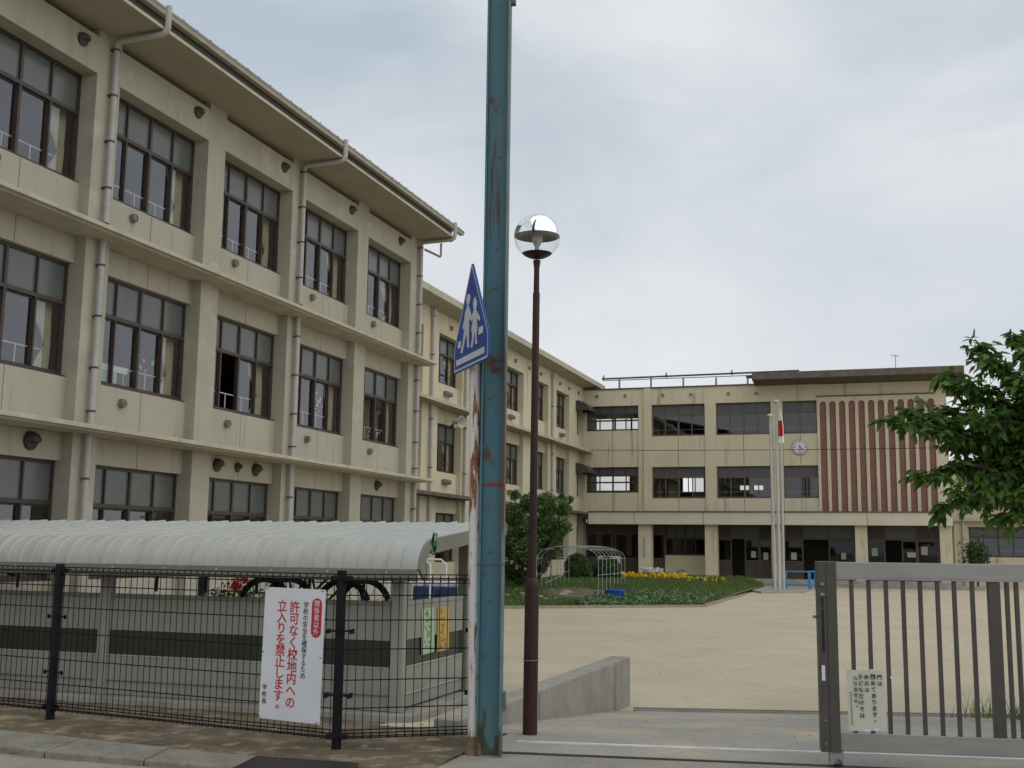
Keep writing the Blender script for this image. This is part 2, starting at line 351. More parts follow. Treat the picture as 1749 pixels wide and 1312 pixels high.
# gate rails and the yard drain
def rail(name, f0, x0, x1, m, wd, label, z=.012):
    p, q = Vector((x0, f0(x0), 0)), Vector((x1, f0(x1), 0)); d = (q-p)/2; n = Vector((-d.y, d.x, 0)).normalized()
    mb = MB().obox((p+q)/2+VZ*(z-.008), d, n*wd, VZ*.012)
    part(name, mb, m, label=label, category='gate rail')
railm = mat('worn_rail_steel', (.72, .72, .72), .35, (.55, .55, .55), 6, metal=.15)
rail('gate_rail', yr1, r1a.x, 7, railm, .016, 'bright steel rail in the concrete, farther of the two gate rails')
rail('gate_rail', yr2, r2a.x, 7, steeld, .012, 'dark slot rail in the concrete that the gate wheel runs on')
dg = thing('yard_drain_grating', (-3, 14, -.4), 'long narrow drain grating across the foot of the ramp before the sand', 'drain grating')
mb = MB(); mb2 = MB(); x = -3.0
while x < 7:
    p = Vector((x, grl(x)-.08, ground_h(x, grl(x))+.016)); mb.obox(p, Vector((.018, .005, 0)), Vector((-.02, .075, 0)), VZ*.012); x += .06
p, q = Vector((-3.02, grl(-3.02)-.08, 0)), Vector((7, grl(7)-.08, 0)); n = Vector((-(q-p).y, (q-p).x, 0)).normalized()
zg = ground_h(0, grl(0))
for s in (-.085, .085): mb2.obox((p+q)/2+n*s+VZ*(zg+.018), (q-p)/2, n*.012, VZ*.02)
part('grate_bars', mb, steelg, dg); part('grate_frame', mb2, concm, dg)
mb = MB().obox((p+q)/2+VZ*(zg+.003), (q-p)/2, n*.085, VZ*.003); part('channel', mb, blackr, dg)
# low concrete wall beside the ramp
A, B = onZ(853.8, 1202.8, .17), onZ(1076.5, 1122, .2)
d = (B-A); d.z = 0; L = d.length; d.normalize(); n = Vector((-d.y, d.x, 0)); wl = MB(); A = A-d*.9; L += .9; A.z = 0
prof = [(0, -.25), (L, -.75), (L, .20), (L-.05, .205), (0, .15)]
cw = thing('concrete_wall', (A.x, A.y, 0), 'low weathered concrete wall with a sloping base along the entrance ramp', 'wall')
o = part('wall_body', MB().prism(prof, (A.x, A.y, 0), d, VZ, n, .24), concm, cw, bevel=.018)
for t in (.36, .86): part('joint', MB().obox(A+d*(L*t)+VZ*(-.32)-n*.001, d*.004, n*.002, VZ*.46), steeld, cw)

# ================================================================== NEAR CLASSROOM BLOCK
nb = thing('school_building', (-13, 20, -.4), 'cream three storey classroom block with large dark windows, nearest on the left', 'building', None)
XP, XF, XS = -12.93, -13.26, -13.15
PITCH = 3.447
KL = lambda k: 12.70+PITCH*k
KR = lambda k: 15.53+PITCH*k
KS = range(-1, 5); ZW = {3: 7.747, 2: 4.347, 1: .947}; HW = 1.953; WW = 2.83
pil = [(8.62, KL(-1))]+[(KR(k), KL(k+1)) for k in range(-1, 4)]+[(KR(4), 30.03)]
for y0, y1 in pil: part('pillar', MB().box(XF-.1, XP, y0, y1, -.5, 10.52), cream, nb)
for z in (6.77, 3.37):
    o = part('ledge', MB().prism([(-.86, 0), (-.10, 0), (-.095, .03), (0, .03), (0, .105), (-.86, .155)], (-12.36, 8.4, z), VX, VZ, VY, 30.12-8.4), lipm, nb, bevel=.01)
for k in KS:
    part('beam', MB().box(XF+.0, XP, KL(k), KR(k), 9.71, 10.38), cream, nb)
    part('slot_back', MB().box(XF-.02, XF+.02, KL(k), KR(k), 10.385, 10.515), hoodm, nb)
    for z0, z1 in ((6.93, ZW[3]-.03), (3.53, ZW[2]-.03), (-.5, ZW[1]-.03), (ZW[2]+HW, 6.768), (ZW[1]+HW, 3.368)):
        ym = (KL(k)+KR(k))/2
        for a, b in ((KL(k), ym-.008), (ym+.008, KR(k))): part('wall_panel', MB().box(XS-.12, XS+(.0 if z1-z0 > .6 else -.002), a, b, z0, z1), creamp, nb, bevel=.006)
    part('wall_core', MB().box(XS-.22, XS-.04, KL(k), KR(k), -.5, .9), darkledge, nb)
part('soffit', MB().box(-21, -11.86, 8.3, 30.05, 10.52, 10.575), soff, nb, bevel=.01)
ed_ = part('slab_edge', MB().box(-11.86, -11.84, 8.3, 30.06, 10.515, 10.575), lipm, nb)
rf = part('roof', MB().prism([(-11.96, 11.0), (-11.96, 11.04), (-16.9, 12.05), (-22, 11.04), (-22, 11.0), (-16.9, 11.95)], (0, 8.0, 0), VX, VZ, VY, 31.08-8.0), roofm, nb)
part('eave_gap_shade', MB().box(-12.2, -12.14, 8.2, 30.5, 10.575, 11.0), hoodm, rf)  # dark-coloured board stands in for shade in the open gap below the gutter
part('gutter', MB().prism([(-.14, 0), (-.02, 0), (.02, .11), (.0, .11), (-.03, .02), (-.13, .02), (-.13, .11), (-.14, .11)], (-11.98, 8.0, 10.925), VX, VZ, VY, 31.1-8.0), gutm, rf)
sm = mesh('roof_seam', MB().prism([(0, -.012), (0, .012), (-5.1, 1.042), (-5.1, 1.018)], (0, 0, 0), VX, VZ, VY, .035), roofm)
for i in range(52): put('roof_seam', sm, rf, Matrix.Translation((-11.955, 8.2+i*.44, 11.045)))
# rooms behind the glass
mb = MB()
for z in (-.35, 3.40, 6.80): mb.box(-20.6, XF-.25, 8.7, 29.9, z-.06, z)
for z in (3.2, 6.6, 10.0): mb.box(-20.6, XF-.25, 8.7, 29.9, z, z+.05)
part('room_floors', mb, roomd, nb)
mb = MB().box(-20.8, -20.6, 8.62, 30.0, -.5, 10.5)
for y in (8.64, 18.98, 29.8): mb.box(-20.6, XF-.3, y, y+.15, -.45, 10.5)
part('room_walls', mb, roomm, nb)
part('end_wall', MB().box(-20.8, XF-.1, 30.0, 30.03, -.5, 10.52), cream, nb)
# window prototypes -------------------------------------------------
def win_frame(wd, h, cols, tz, fr=.05, mid=.06, thin=.034, dep=.09, axis='y', sill=True):
    mb = MB()
    mb.box(-dep, 0, 0, wd, 0, fr); mb.box(-dep, 0, 0, wd, h-fr, h); mb.box(-dep, 0, 0, fr, fr, h-fr); mb.box(-dep, 0, wd-fr, wd, fr, h-fr)
    if tz: mb.box(-dep, .004, fr, wd-fr, tz-.035, tz+.035)
    for i in range(1, cols):
        t = mid if (cols % 2 == 0 and i == cols//2) else thin; y = wd*i/cols
        if tz: mb.box(-dep+.005, .002, y-t/2, y+t/2, fr, tz-.035); mb.box(-dep+.005, .002, y-t/2, y+t/2, tz+.035, h-fr)
        else: mb.box(-dep+.005, .002, y-t/2, y+t/2, fr, h-fr)
    if sill: mb.box(-dep, .08, -.02, wd+.02, -.03, -.001)
    return mb
def pane(wd, h): return MB().quad((0, 0, 0), (0, wd, 0), (0, wd, h), (0, 0, h))
def sash(wd, h, t=.026):
    return MB().box(-.02, .02, 0, wd, 0, t).box(-.02, .02, 0, wd, h-t, h).box(-.02, .02, 0, t, t, h-t).box(-.02, .02, wd-t, wd, t, h-t)
TZ = 1.25
wf = mesh('window', win_frame(WW, HW, 4, TZ), bronze)
cw_ = WW/4
pl_ = mesh('pane', pane(cw_, TZ-.09), glass); pu_ = mesh('transom_pane', pane(cw_-.03, HW-TZ-.09), frost)
sh_ = mesh('sash', sash(cw_, TZ-.085), bronze)
mb = MB().tube([(-.3, .02, .43), (-.3, WW-.02, .43)], .014, 6)
for i in range(5): mb.tube([(-.3, .1+i*.65, .0), (-.3, .1+i*.65, .43)], .012, 6)
rl_ = mesh('safety_rail', mb, railw)
def curtain_mesh(wd, h, seed):
    r = random.Random(seed); mb = MB(); nu, nv = 26, 16
    for j in range(nv+1):
        z = h*j/nv; t = z/h
        nar = 1-.55*math.exp(-((t-.28)/.16)**2)-.12*(t < .28)
        for i in range(nu+1):
            u = i/nu; y = wd*(1-(1-u)*nar); mb.v.append((.035*math.sin(u*34+seed+t*1.5)*(0.6+.4*t), y, z))
    for j in range(nv):
        for i in range(nu): a = j*(nu+1)+i; mb.f.append((a, a+1, a+nu+2, a+nu+1))
    return mesh('curtain', mb, curtm, 'all')
FLN = {3: 'top floor', 2: 'middle floor', 1: 'ground floor'}
for k in KS:
    for fl in (3, 2, 1):
        wn = put('window', wf, nb, Matrix.Translation((XF, KL(k), ZW[fl])))
        for c in range(4):
            y0 = KL(k)+cw_*c
            put('transom_pane', pu_, wn, Matrix.Translation((XF-.04, y0+.015, ZW[fl]+TZ+.04)))
            yy = y0
            if k == 2 and fl == 2 and c == 1: yy = y0-cw_*.85     # this sash is slid open
            ss = put('sash', sh_, wn, Matrix.Translation((XF-.05-(.02 if c in (1, 2) else 0), yy, ZW[fl]+.045)))
            put('pane', pl_, wn, Matrix.Translation((XF-.05-(.02 if c in (1, 2) else 0), yy, ZW[fl]+.045)))
        if fl > 1:
            put('safety_rail', rl_, wn, Matrix.Translation((XF, KL(k), ZW[fl])))
            if k >= 0:
                pos = ['first', 'second', 'third', 'fourth', 'fifth'][k]
                cu = put('curtain', curtain_mesh(cwid := rnd.uniform(.36, .78), 1.86, k*3+fl), None, Matrix.Translation((XF-.24, KR(k)-.04-cwid, ZW[fl]+.05)),
                    label='tied curtain in the %s %s window from the left, nearest block' % (pos, FLN[fl].replace(' floor', '-floor')), category='curtain', group='tied curtains in the nearest block')
# paper decorations stuck inside three middle-floor windows
pal = [mat('paper_pink', (.6, .2, .25), .8), mat('paper_white', (.65, .65, .62), .8), mat('paper_blue', (.25, .4, .6), .8), mat('paper_green', (.25, .5, .3), .8), mat('paper_orange', (.6, .2, .08), .8)]
for k, yy_, zz0, n_, ci, nm, lb in ((1, 1.75, .55, 5, 0, 'paper_cutouts', 'few pink paper cutouts in the second middle-floor window from the left'), (1, .5, .06, 1, 3, 'green_poster', 'green and white poster low in the second middle-floor window from the left'), (3, 1.75, .7, 22, 1, 'paper_cutouts', 'cluster of coloured paper cutouts in the fourth middle-floor window from the left'), (4, 1.5, .3, 16, 4, 'paper_cutouts', 'reddish paper decorations in the fifth middle-floor window from the left')):
    t = thing(nm, (XF-.12, KL(k)+yy_, ZW[2]+zz0), lb, 'decoration')
    r_ = random.Random(k*5+n_)
    if n_ == 1: part('sheet', MB().box(XF-.14, XF-.13, KL(k)+.35, KL(k)+1.0, ZW[2]+.07, ZW[2]+.30), pal[3], t); part('sheet', MB().box(XF-.142, XF-.132, KL(k)+.5, KL(k)+1.3, ZW[2]+.305, ZW[2]+.42), pal[1], t)
    else:
        for i in range(n_):
            a = r_.uniform(0, 3); s_ = r_.uniform(.025, .05); c_ = Vector((XF-.12, KL(k)+yy_+r_.gauss(0, .14), ZW[2]+zz0+r_.gauss(0, .16)))
            part('cutout', MB().prism([(s_*math.cos(a+b), s_*math.sin(a+b)) for b in (0, 1.2, 2.6, 3.8, 5.0)], c_, VY, VZ, VX, .003), pal[ci] if r_.random() < .6 else r_.choice(pal), t)
# downpipes
for yp in (15.87, 22.76, 29.83):
    dp = part('downpipe', MB().tube([(-11.775, yp, 10.95), (-11.775, yp, 10.56), (-11.80, yp, 10.49), (-11.86, yp, 10.45), (-12.74, yp, 10.43), (-12.82, yp, 10.40), (-12.83, yp, 10.32), (-12.83, yp, 6.7)], .056, 10), pipem, nb, smooth=True)
    part('downpipe', MB().tube([(-12.83, yp-.04, 6.80), (-12.83, yp-.04, 3.45)], .056, 10), pipem, nb, smooth=True)
    part('downpipe', MB().tube([(-12.83, yp-.08, 3.40), (-12.83, yp-.08, -.4)], .056, 10), pipem, nb, smooth=True)
    for z in (10.25, 9.4, 8.55, 7.7, 7.05, 6.3, 5.4, 4.5, 3.75, 2.6, 1.7):
        part('pipe_bracket', MB().lathe((-12.83, yp-(.04 if z < 6.7 else 0)-(.04 if z < 3.4 else 0), z), [(.058, 0), (.068, 0), (.068, .03), (.058, .03)], 10).box(-12.94, -12.88, yp-.06, yp+.02, z, z+.03), hoodm, dp)
    part('pipe_joint', MB().lathe((-12.83, yp, 7.35), [(.056, 0), (.064, .0), (.064, .12), (.056, .12)], 10), pipem, dp)
# eave bracket tube at the block's far end
part('overflow_pipe', MB().tube([(-12.4, 30.3, 10.5), (-12.4, 30.3, 10.12), (-12.4, 30.28, 10.08), (-12.85, 30.1, 10.3)], .035, 8), pipem, nb, smooth=True)
# vents
hd = MB()
hd.lathe((0, 0, 0), [(.001, .0), (.125, 0), (.125, .03)], 16, 'x')
dm = []
for j in range(6):
    a = math.pi/2*j/5
    dm.append((.115*math.cos(a), .03+.13*math.sin(a)))
hd.lathe((0, 0, 0), dm, 16, 'x'); hd.v = [(x, y, z if z > -.02 or x < .05 else z*.35) for x, y, z in hd.v]
hdm = mesh('vent_hood', hd, hoodm, True)
for k in KS:
    y = 15.09+PITCH*k-(.35 if k == 4 else 0)
    put('vent_hood', hdm, nb, Matrix.Translation((XP-.005, y, 10.14)))
for y, s in ((14.79, 1.25), (20.17, 1.15), (20.95, .85), (21.68, 1.15), (27.89, 1.1)): put('vent_hood', hdm, nb, Matrix.Translation((XS-.005, y, 3.17)) @ Matrix.Scale(s, 4))
cp = MB().lathe((0, 0, 0), [(.0, .10), (.03, .10), (.032, .085), (.05, .085), (.052, .10), (.075, .10), (.085, .07), (.085, .0)], 16, 'x')
cpm = mesh('vent_cap', cp, capm, True)
for k in KS:
    for z in (7.51, 4.05): put('vent_cap', cpm, nb, Matrix.Translation((XS-.004, 16.99+PITCH*(k-1), z)))

# ================================================================== FAR CLASSROOM WING
fb = thing('school_building', (-16, 45, -.3), 'cream classroom wing farther back with flat roof, joining the entrance block', 'building')
XW, XG = -16.0, -16.3
wy = [(35.1, 37.6), (39.13, 41.65), (47.1, 49.65), (51.1, 53.7), (55.15, 57.62), (59.2, 60.46)]
prev = 30.05
part('pillar', MB().box(-22.8, XW-.02, 60.46, 61.4, -.5, 10.42), creamy, fb)
for i, (a, b) in enumerate(wy):
    for y0, y1 in (((prev, a),) if i != 2 else ((prev, 42.2), (45.2, a))): part('pillar', MB().box(XG-.1, XW, y0, y1, -.5, 10.42), creamy, fb, bevel=.01)
    prev = b
    for fl in (3, 2, 1):
        z0 = ZW[fl]+.06; z1 = z0+1.82
        zt = {3: 10.42, 2: 6.76, 1: 3.36}[fl]; zb_ = {3: 6.93, 2: 3.53, 1: -.5}[fl]
        m_ = (a+b)/2
        for u, v in ((a, m_-.008), (m_+.008, b)):
            part('wall_panel', MB().box(XG-.1, XG+.12, u, v, zb_, z0-.03), creamy, fb); part('wall_panel', MB().box(XG-.1, XG+(.29 if fl == 3 else .12), u, v, z1, zt), creamy, fb)
        nc = 3 if b-a > 2 else 2
        wn = put('window', mesh('window', win_frame(b-a, 1.82, nc, 1.16), bronze), fb, Matrix.Translation((XG, a, z0)))
        cwd = (b-a)/nc
        pm1 = mesh('pane', pane(cwd-.02, 1.08), glass2); pm2 = mesh('transom_pane', pane(cwd-.02, .58), frost)
        for c in range(nc):
            put('pane', pm1, wn, Matrix.Translation((XG-.05, a+cwd*c+.01, z0+.05))); put('transom_pane', pm2, wn, Matrix.Translation((XG-.05, a+cwd*c+.01, z0+1.2)))
        part('safety_rail', MB().tube([(XG-.02, a+.03, z0+.36), (XG-.02, b-.03, z0+.36)], .018, 6), bronze, wn)
        if fl > 1 and i not in (0, 5):
            pos = {1: 'beside the sign', 2: 'just right of the teal column', 3: 'behind the lamp post', 4: 'right of the lamp post'}[i]
            put('curtain', curtain_mesh(.7, 1.7, i*7+fl), None, Matrix.Translation((XG-.2, b-.8, z0+.05)), label='curtain in the far wing %s window %s' % (FLN[fl].replace(' floor', '-floor'), pos), category='curtain', group='curtains in the far wing')
part('stair_wall', MB().box(XG-.5, XG-.25, 42.2, 45.2, -.5, 10.42), creamy, fb)
for z in (8.7, 5.4, 2.0):
    sw = put('stair_window', mesh('stair_window', win_frame(.9, 1.0, 2, 0, sill=False), bronze), fb, Matrix.Translation((XG-.22, 42.5, z)))
    put('pane', mesh('pane', pane(.8, .9), frost), sw, Matrix.Translation((XG-.26, 42.55, z+.05)))
for y0, y1 in ((30.1, 42.1), (45.3, 60.45)):
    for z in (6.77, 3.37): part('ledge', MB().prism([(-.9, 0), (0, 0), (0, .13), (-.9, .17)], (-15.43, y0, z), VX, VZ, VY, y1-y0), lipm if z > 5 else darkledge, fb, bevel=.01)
rf = part('roof', MB().prism([(-15.2, 10.52), (-15.2, 10.78), (-24, 10.95), (-24, 10.42), (-16.05, 10.42)], (0, 30.1, 0), VX, VZ, VY, 62.4-30.1), lipm, fb, bevel=.01)
part('rooftop_cap', MB().lathe((-15.6, 35.9, 10.75), [(.16, 0), (.16, .22), (.10, .34), (0, .36)], 12), pipem, rf, smooth=True)
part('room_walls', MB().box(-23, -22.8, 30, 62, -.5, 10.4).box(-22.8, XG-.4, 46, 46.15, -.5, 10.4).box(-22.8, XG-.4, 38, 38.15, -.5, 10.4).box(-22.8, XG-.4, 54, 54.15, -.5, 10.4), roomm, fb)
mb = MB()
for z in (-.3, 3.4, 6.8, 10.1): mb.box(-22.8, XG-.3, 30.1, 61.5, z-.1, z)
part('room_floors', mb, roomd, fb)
for yp, z1 in ((38.3, 10.1), (54.2, 10.1), (41.85, 9.0)):
    dp = part('downpipe', MB().tube([(XW+.09, yp, z1), (XW+.09, yp, -.4)], .06, 8), pipem, fb, smooth=True)
    part('pipe_head', MB().box(XW+.0, XW+.2, yp-.12, yp+.12, z1-.02, z1+.25), pipem, dp, bevel=.02)
    for z in (8.6, 6.2, 4.4, 2.2): part('pipe_bracket', MB().lathe((XW+.09, yp, z), [(.062, 0), (.075, 0), (.075, .04), (.062, .04)], 8), hoodm, dp)
for y, z in ((40.3, 10.0), (46.3, 10.0), (48.3, 10.0), (50.4, 10.0), (52.3, 10.0), (55.7, 10.0), (57.5, 10.0), (59.4, 10.0)): put('vent_hood', mesh('vent_hood', MB().lathe((0, 0, 0), [(.09, 0), (.09, .05), (.05, .10), (0, .11)], 10, 'x'), capm, True), fb, Matrix.Translation((XW, y, z)))
bx = mesh('vent_box', MB().box(0, .16, -.32, .32, -.09, .09).box(.16, .2, -.25, .25, -.05, .05), capm, bevel=.02)
for y in (40.4, 48.2, 56.6):
    for z in (7.42, 4.02): put('vent_box', bx, fb, Matrix.Translation((XG+.12, y, z)))
# loudspeaker horn under the wing's ledge
hp = onX(783, 722, -15.7)
sp = thing('horn_loudspeaker', (-16, hp.y, hp.z), 'grey horn loudspeaker on the far wing wall just left of the sign post', 'loudspeaker')
put('horn', mesh('horn', MB().lathe((0, 0, 0), [(.03, 0), (.06, .15), (.12, .3), (.24, .42), (.22, .42), (.1, .3), (.02, .16)], 16, 'x'), hornm, True), sp, Matrix.Translation((-15.88, hp.y, hp.z)) @ Matrix.Rotation(R(-25), 4, 'Z'))
part('driver', MB().tube([(-15.95, hp.y-.05, hp.z), (-15.85, hp.y+.0, hp.z)], .09, 10), hornm, sp); part('bracket', MB().box(-16.02, -15.9, hp.y-.05, hp.y+.05, hp.z-.22, hp.z-.08), hoodm, sp)
# two dark canopies above the corner windows
for z in (9.0, 5.6):
    aw = MB(); n_ = 8
    for i in range(n_+1):
        a = math.pi/2*i/n_
        for y in (58.9, 60.4): aw.v.append((XW+.75*math.sin(a)+.0, y, z+.52*math.cos(a)))
    for i in range(n_): aw.f.append((2*i, 2*i+1, 2*i+3, 2*i+2))
    m0 = len(aw.v)
    for y in (58.9, 60.4):
        b0_ = len(aw.v); aw.v += [(XW, y, z)]+[(XW+.75*math.sin(math.pi/2*i/n_), y, z+.52*math.cos(math.pi/2*i/n_)) for i in range(n_+1)]; aw.f.append(tuple(range(b0_, b0_+n_+2)))
    part('window_canopy', aw, hoodm, fb)
# ================================================================== ENTRANCE BLOCK (faces the yard)
mbd = thing('school_building', (-6, 60.5, -.2), 'cream entrance block with clock and brown striped panel at the far side of the yard', 'building')
YM = 60.5
# local +x of the window must point to -Y and local +y to +X
_R = Matrix(((0, 1, 0, 0), (-1, 0, 0, 0), (0, 0, 1, 0), (0, 0, 0, 1)))
def rotZ(): return _R
bays = [(-15.82, -12.87), (-12.14, -9.24), (-8.65, -5.76), (-5.15, -3.40)]
for a, b in ((-16.02, -15.82), (-12.87, -12.14), (-9.24, -8.65), (-5.76, -5.15)): part('pilaster', MB().box(a, b, YM-.06, YM+.5, 3.3, 9.37), creamy, mbd, bevel=.01)
part('pilaster', MB().box(2.36, 2.93, YM-.06, YM+.5, 3.3, 9.6), creamy, mbd, bevel=.01)
part('pilaster', MB().box(-12.56, -12.16, YM-.14, YM-.06, -.2, 10.28), creamy, mbd, bevel=.01)
part('top_band', MB().box(-16.02, -3.38, YM-.05, YM+.5, 9.37, 10.28), creamy, mbd)
part('top_band', MB().box(-3.38, 2.93, YM-.052, YM+.5, 9.53, 10.2), creamy, mbd)
part('parapet_cap', MB().box(-16.02, -6.4, YM-.12, YM+.6, 10.28, 10.35), darkledge, mbd, bevel=.01)
wz = {3: (7.67, 9.36), 2: (4.30, 5.97)}
def xwin(name, parent, X0, X1, Z0, Z1, Y, cols, tz, mfr, glz, frz, rail=True, opened=()):
    # a window in a wall that faces -Y: built along local y and turned
    M = Matrix.Translation((X0, Y, Z0)) @ _R
    wd, h = X1-X0, Z1-Z0
    wn = put(name, mesh(name, win_frame(wd, h, cols, tz, .06, .08, .05, .1), mfr), parent, M)
    cwd = wd/cols
    p1 = mesh('pane', pane(cwd-.03, (tz if tz else h)-.09), glz); p2 = mesh('transom_pane', pane(cwd-.03, h-tz-.09), frz) if tz else None
    for c in range(cols):
        if c not in opened: put('pane', p1, wn, M @ Matrix.Translation((-.05, cwd*c+.015, .05)))
        if tz: put('transom_pane', p2, wn, M @ Matrix.Translation((-.05, cwd*c+.015, tz+.04)))
    if rail: put('safety_rail', mesh('safety_rail', MB().tube([(-.14, .03, .33), (-.14, wd-.03, .33)], .018, 6), steelg), wn, M)
    return wn
frost2 = mat('dim_transom', (.085, .09, .09), .3, (.065, .07, .07), 1, spec=.5)
for i, (a, b) in enumerate(bays):
    for fl in (3, 2):
        z0, z1 = wz[fl]
        if i == 0: z0, z1 = ((8.03, 9.42), (4.62, 5.99))[3-fl]
        zp = {3: 5.97, 2: 3.3}[fl]
        if i == 0 and fl == 3: zp = 5.99
        m_ = (a+b)/2
        for u, v in ((a, m_-.012), (m_+.012, b)): part('wall_panel', MB().box(u, v, YM, YM+.3, zp, z0-.03), creamy, mbd, bevel=.006)
        wn = xwin('window', mbd, a, b, z0, z1, YM+.14, 4 if i < 3 else 2, (z1-z0)*.66, bronze if i == 0 else bronze2, glass2, frost2, rail=i > 0, opened=(2,) if (i == 1 and fl == 2) else ())
        if i == 0:
            part('mid_rail', MB().box(a+.05, b-.05, YM+.1, YM+.2, z0+.5, z0+.58), bronze, wn)
# rooms and the back wall with its own windows
bk = [(-16.6, -13.3, 8.0, 9.3), (-16.6, -14.6, 5.0, 5.9), (-13.9, -13.3, 4.7, 5.9), (-11.4, -10.2, 4.9, 5.8), (-8.1, -7.6, 5.0, 5.25), (-7.3, -6.8, 5.0, 5.25), (-8.0, -7.75, 8.0, 8.18), (-7.6, -7.35, 8.0, 8.18), (-7.2, -6.95, 8.0, 8.18), (-6.8, -6.55, 8.0, 8.18)]
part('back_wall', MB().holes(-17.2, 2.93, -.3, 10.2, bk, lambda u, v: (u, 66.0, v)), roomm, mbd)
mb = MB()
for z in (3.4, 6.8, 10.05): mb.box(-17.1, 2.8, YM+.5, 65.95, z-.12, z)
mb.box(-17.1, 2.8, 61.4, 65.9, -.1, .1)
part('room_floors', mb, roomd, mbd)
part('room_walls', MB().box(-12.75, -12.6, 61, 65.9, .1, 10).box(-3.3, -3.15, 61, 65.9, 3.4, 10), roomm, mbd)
part('back_frames', MB().box(-16.6, -13.3, 65.9, 65.96, 8.58, 8.66).box(-15.5, -15.4, 65.9, 65.96, 8, 9.3).box(-14.5, -14.4, 65.9, 65.96, 8, 9.3).box(-11.1, -11.05, 65.9, 65.96, 4.9, 5.8).box(-10.7, -10.65, 65.9, 65.96, 4.9, 5.8), bronze, mbd)
part('side_wall', MB().box(2.85, 2.93, YM+.5, 66, -.3, 10.2), creamy, mbd)
# striped panel: cream ribs and arched heads in front of recessed brown strips
sp0, spw, spp, ztop = -3.247, .318, .4797, 9.30
part('panel_frame', MB().box(-3.40, -3.262, YM-.08, YM+.3, 3.3, 9.53), creamy, mbd)
for i in range(12):
    x0 = sp0+spp*i; x1 = x0+spw; r_ = spw/2; zc = ztop-r_
    part('brown_strip', MB().box(x0-.05, x1+.05, YM+.0, YM+.12, 3.4, 9.4), brownp, mbd)
    xe = x0+spp if i < 11 else 2.36
    part('rib', MB().box(x1, xe, YM-.08, YM+.1, 3.4, zc), creamy, mbd)
    arc = [(x1-r_+r_*math.cos(a), zc+r_*math.sin(a)) for a in [math.pi*k/12 for k in range(13)]]
    left = x0 if i else -3.262
    poly = [(xe, zc), (xe, 9.53), (left, 9.53), (left, zc)] + ([] if left == x0 else [(x0, zc)])
    mb = MB(); top = [(p[0], 9.53) for p in arc]
    for q in range(12): mb.prism([arc[q], top[q], top[q+1], arc[q+1]], (0, YM-.08, 0), VX, VZ, VY, .18)
    mb.box(x1, xe, YM-.08, YM+.1, zc, 9.53)
    if i == 0: mb.box(-3.262, x0, YM-.08, YM+.1, zc, 9.53)
    part('arch_head', mb, creamy, mbd)
part('panel_drip', MB().box(-3.42, 2.4, YM-.14, YM-.05, 9.535, 9.59), darkledge, mbd)
# entrance canopy, its fascia in panels
YC = 59.3
fx = [-15.4, -12.88, -9.21, -1.05, 2.95]
for a, b in zip(fx[:-1], fx[1:]): part('canopy_fascia', MB().box(a+.01, b-.01, YC, YC+.18, 2.86, 3.50), fascm, mbd, bevel=.012)
part('canopy_slab', MB().box(-15.4, 2.94, YC+.18, 61.3, 2.98, 3.30), soff, mbd)
part('canopy_drip', MB().box(-15.4, 2.97, YC-.06, YM, 3.505, 3.56), darkledge, mbd)
px = lambda x, Y: onY(x, 900, Y).x
for a, b in ((1092, 1114), (1205, 1226), (1318, 1338), (1460, 1481), (1604, 1625)): part('porch_pillar', MB().box(px(a, 59.9), px(b, 59.9), 59.6, 60.2, -.3, 2.98), creamy, mbd, bevel=.015)
# ground floor glazing
YG = 61.3; zf = .12
def gl(x): return onY(x, 930, YG).x
def gz(y, x=1250): return onY(x, y, YG).z
part('porch_floor', MB().box(gl(1215), 3.1, 58.9, 61.6, -.3, zf), plinm, mbd, bevel=.02)
for i in range(2): part('step', MB().box(gl(1300)+.3*i, 3.6+.3*(2-i), 58.9-.34*(i+1), 58.9-.34*i, -.3, zf-.14*(i+1)), plinm, mbd, bevel=.015)
dgl = glassmat('door_glass', (.30, .30, .29), .02, 1.45, .0)
def door_unit(x0, x1, z0, z1, kick=.85, name='door'):
    a, b = gl(x0), gl(x1); mb = MB()
    for u, v in ((a, a+.07), (b-.07, b)): mb.box(u, v, YG-.04, YG+.04, z0, z1)
    mb.box(a, b, YG-.038, YG+.038, z1-.07, z1); mb.box(a+.07, b-.07, YG-.038, YG+.038, z0+kick, z0+kick+.07); mb.box(a, b, YG-.038, YG+.038, z0, z0+.06)
    o = part(name, mb, bronze2, mbd)
    part('kick_panel', MB().box(a+.07, b-.07, YG-.02, YG+.02, z0+.06, z0+kick), doorm, o)
    part('pane', MB().quad((a+.07, YG, z0+kick+.07), (b-.07, YG, z0+kick+.07), (b-.07, YG, z1-.07), (a+.07, YG, z1-.07)), dgl, o)
zt = 2.15
for (x0, x1) in ((1226, 1250), (1272, 1297), (1297, 1318), (1338, 1372), (1415, 1460), (1481, 1512), (1540, 1566), (1566, 1604)): door_unit(x0, x1, zf, zt)
for (x0, x1) in ((1226, 1249), (1249, 1298), (1298, 1318), (1338, 1372), (1372, 1415), (1415, 1460), (1481, 1512), (1512, 1566), (1566, 1604)):
    a, b = gl(x0), gl(x1); mb = MB().box(a, b, YG-.05, YG+.05, zt, zt+.09).box(a, b, YG-.05, YG+.05, 2.93, 2.98).box(a, a+.05, YG-.05, YG+.05, zt+.09, 2.93).box(b-.05, b, YG-.05, YG+.05, zt+.09, 2.93)
    o = part('transom', mb, bronze2, mbd); big = x1-x0 > 42
    part('pane', MB().box(a+.05, b-.05, YG-.01, YG+.01, zt+.09, 2.93), frost2 if big else doorm, o)
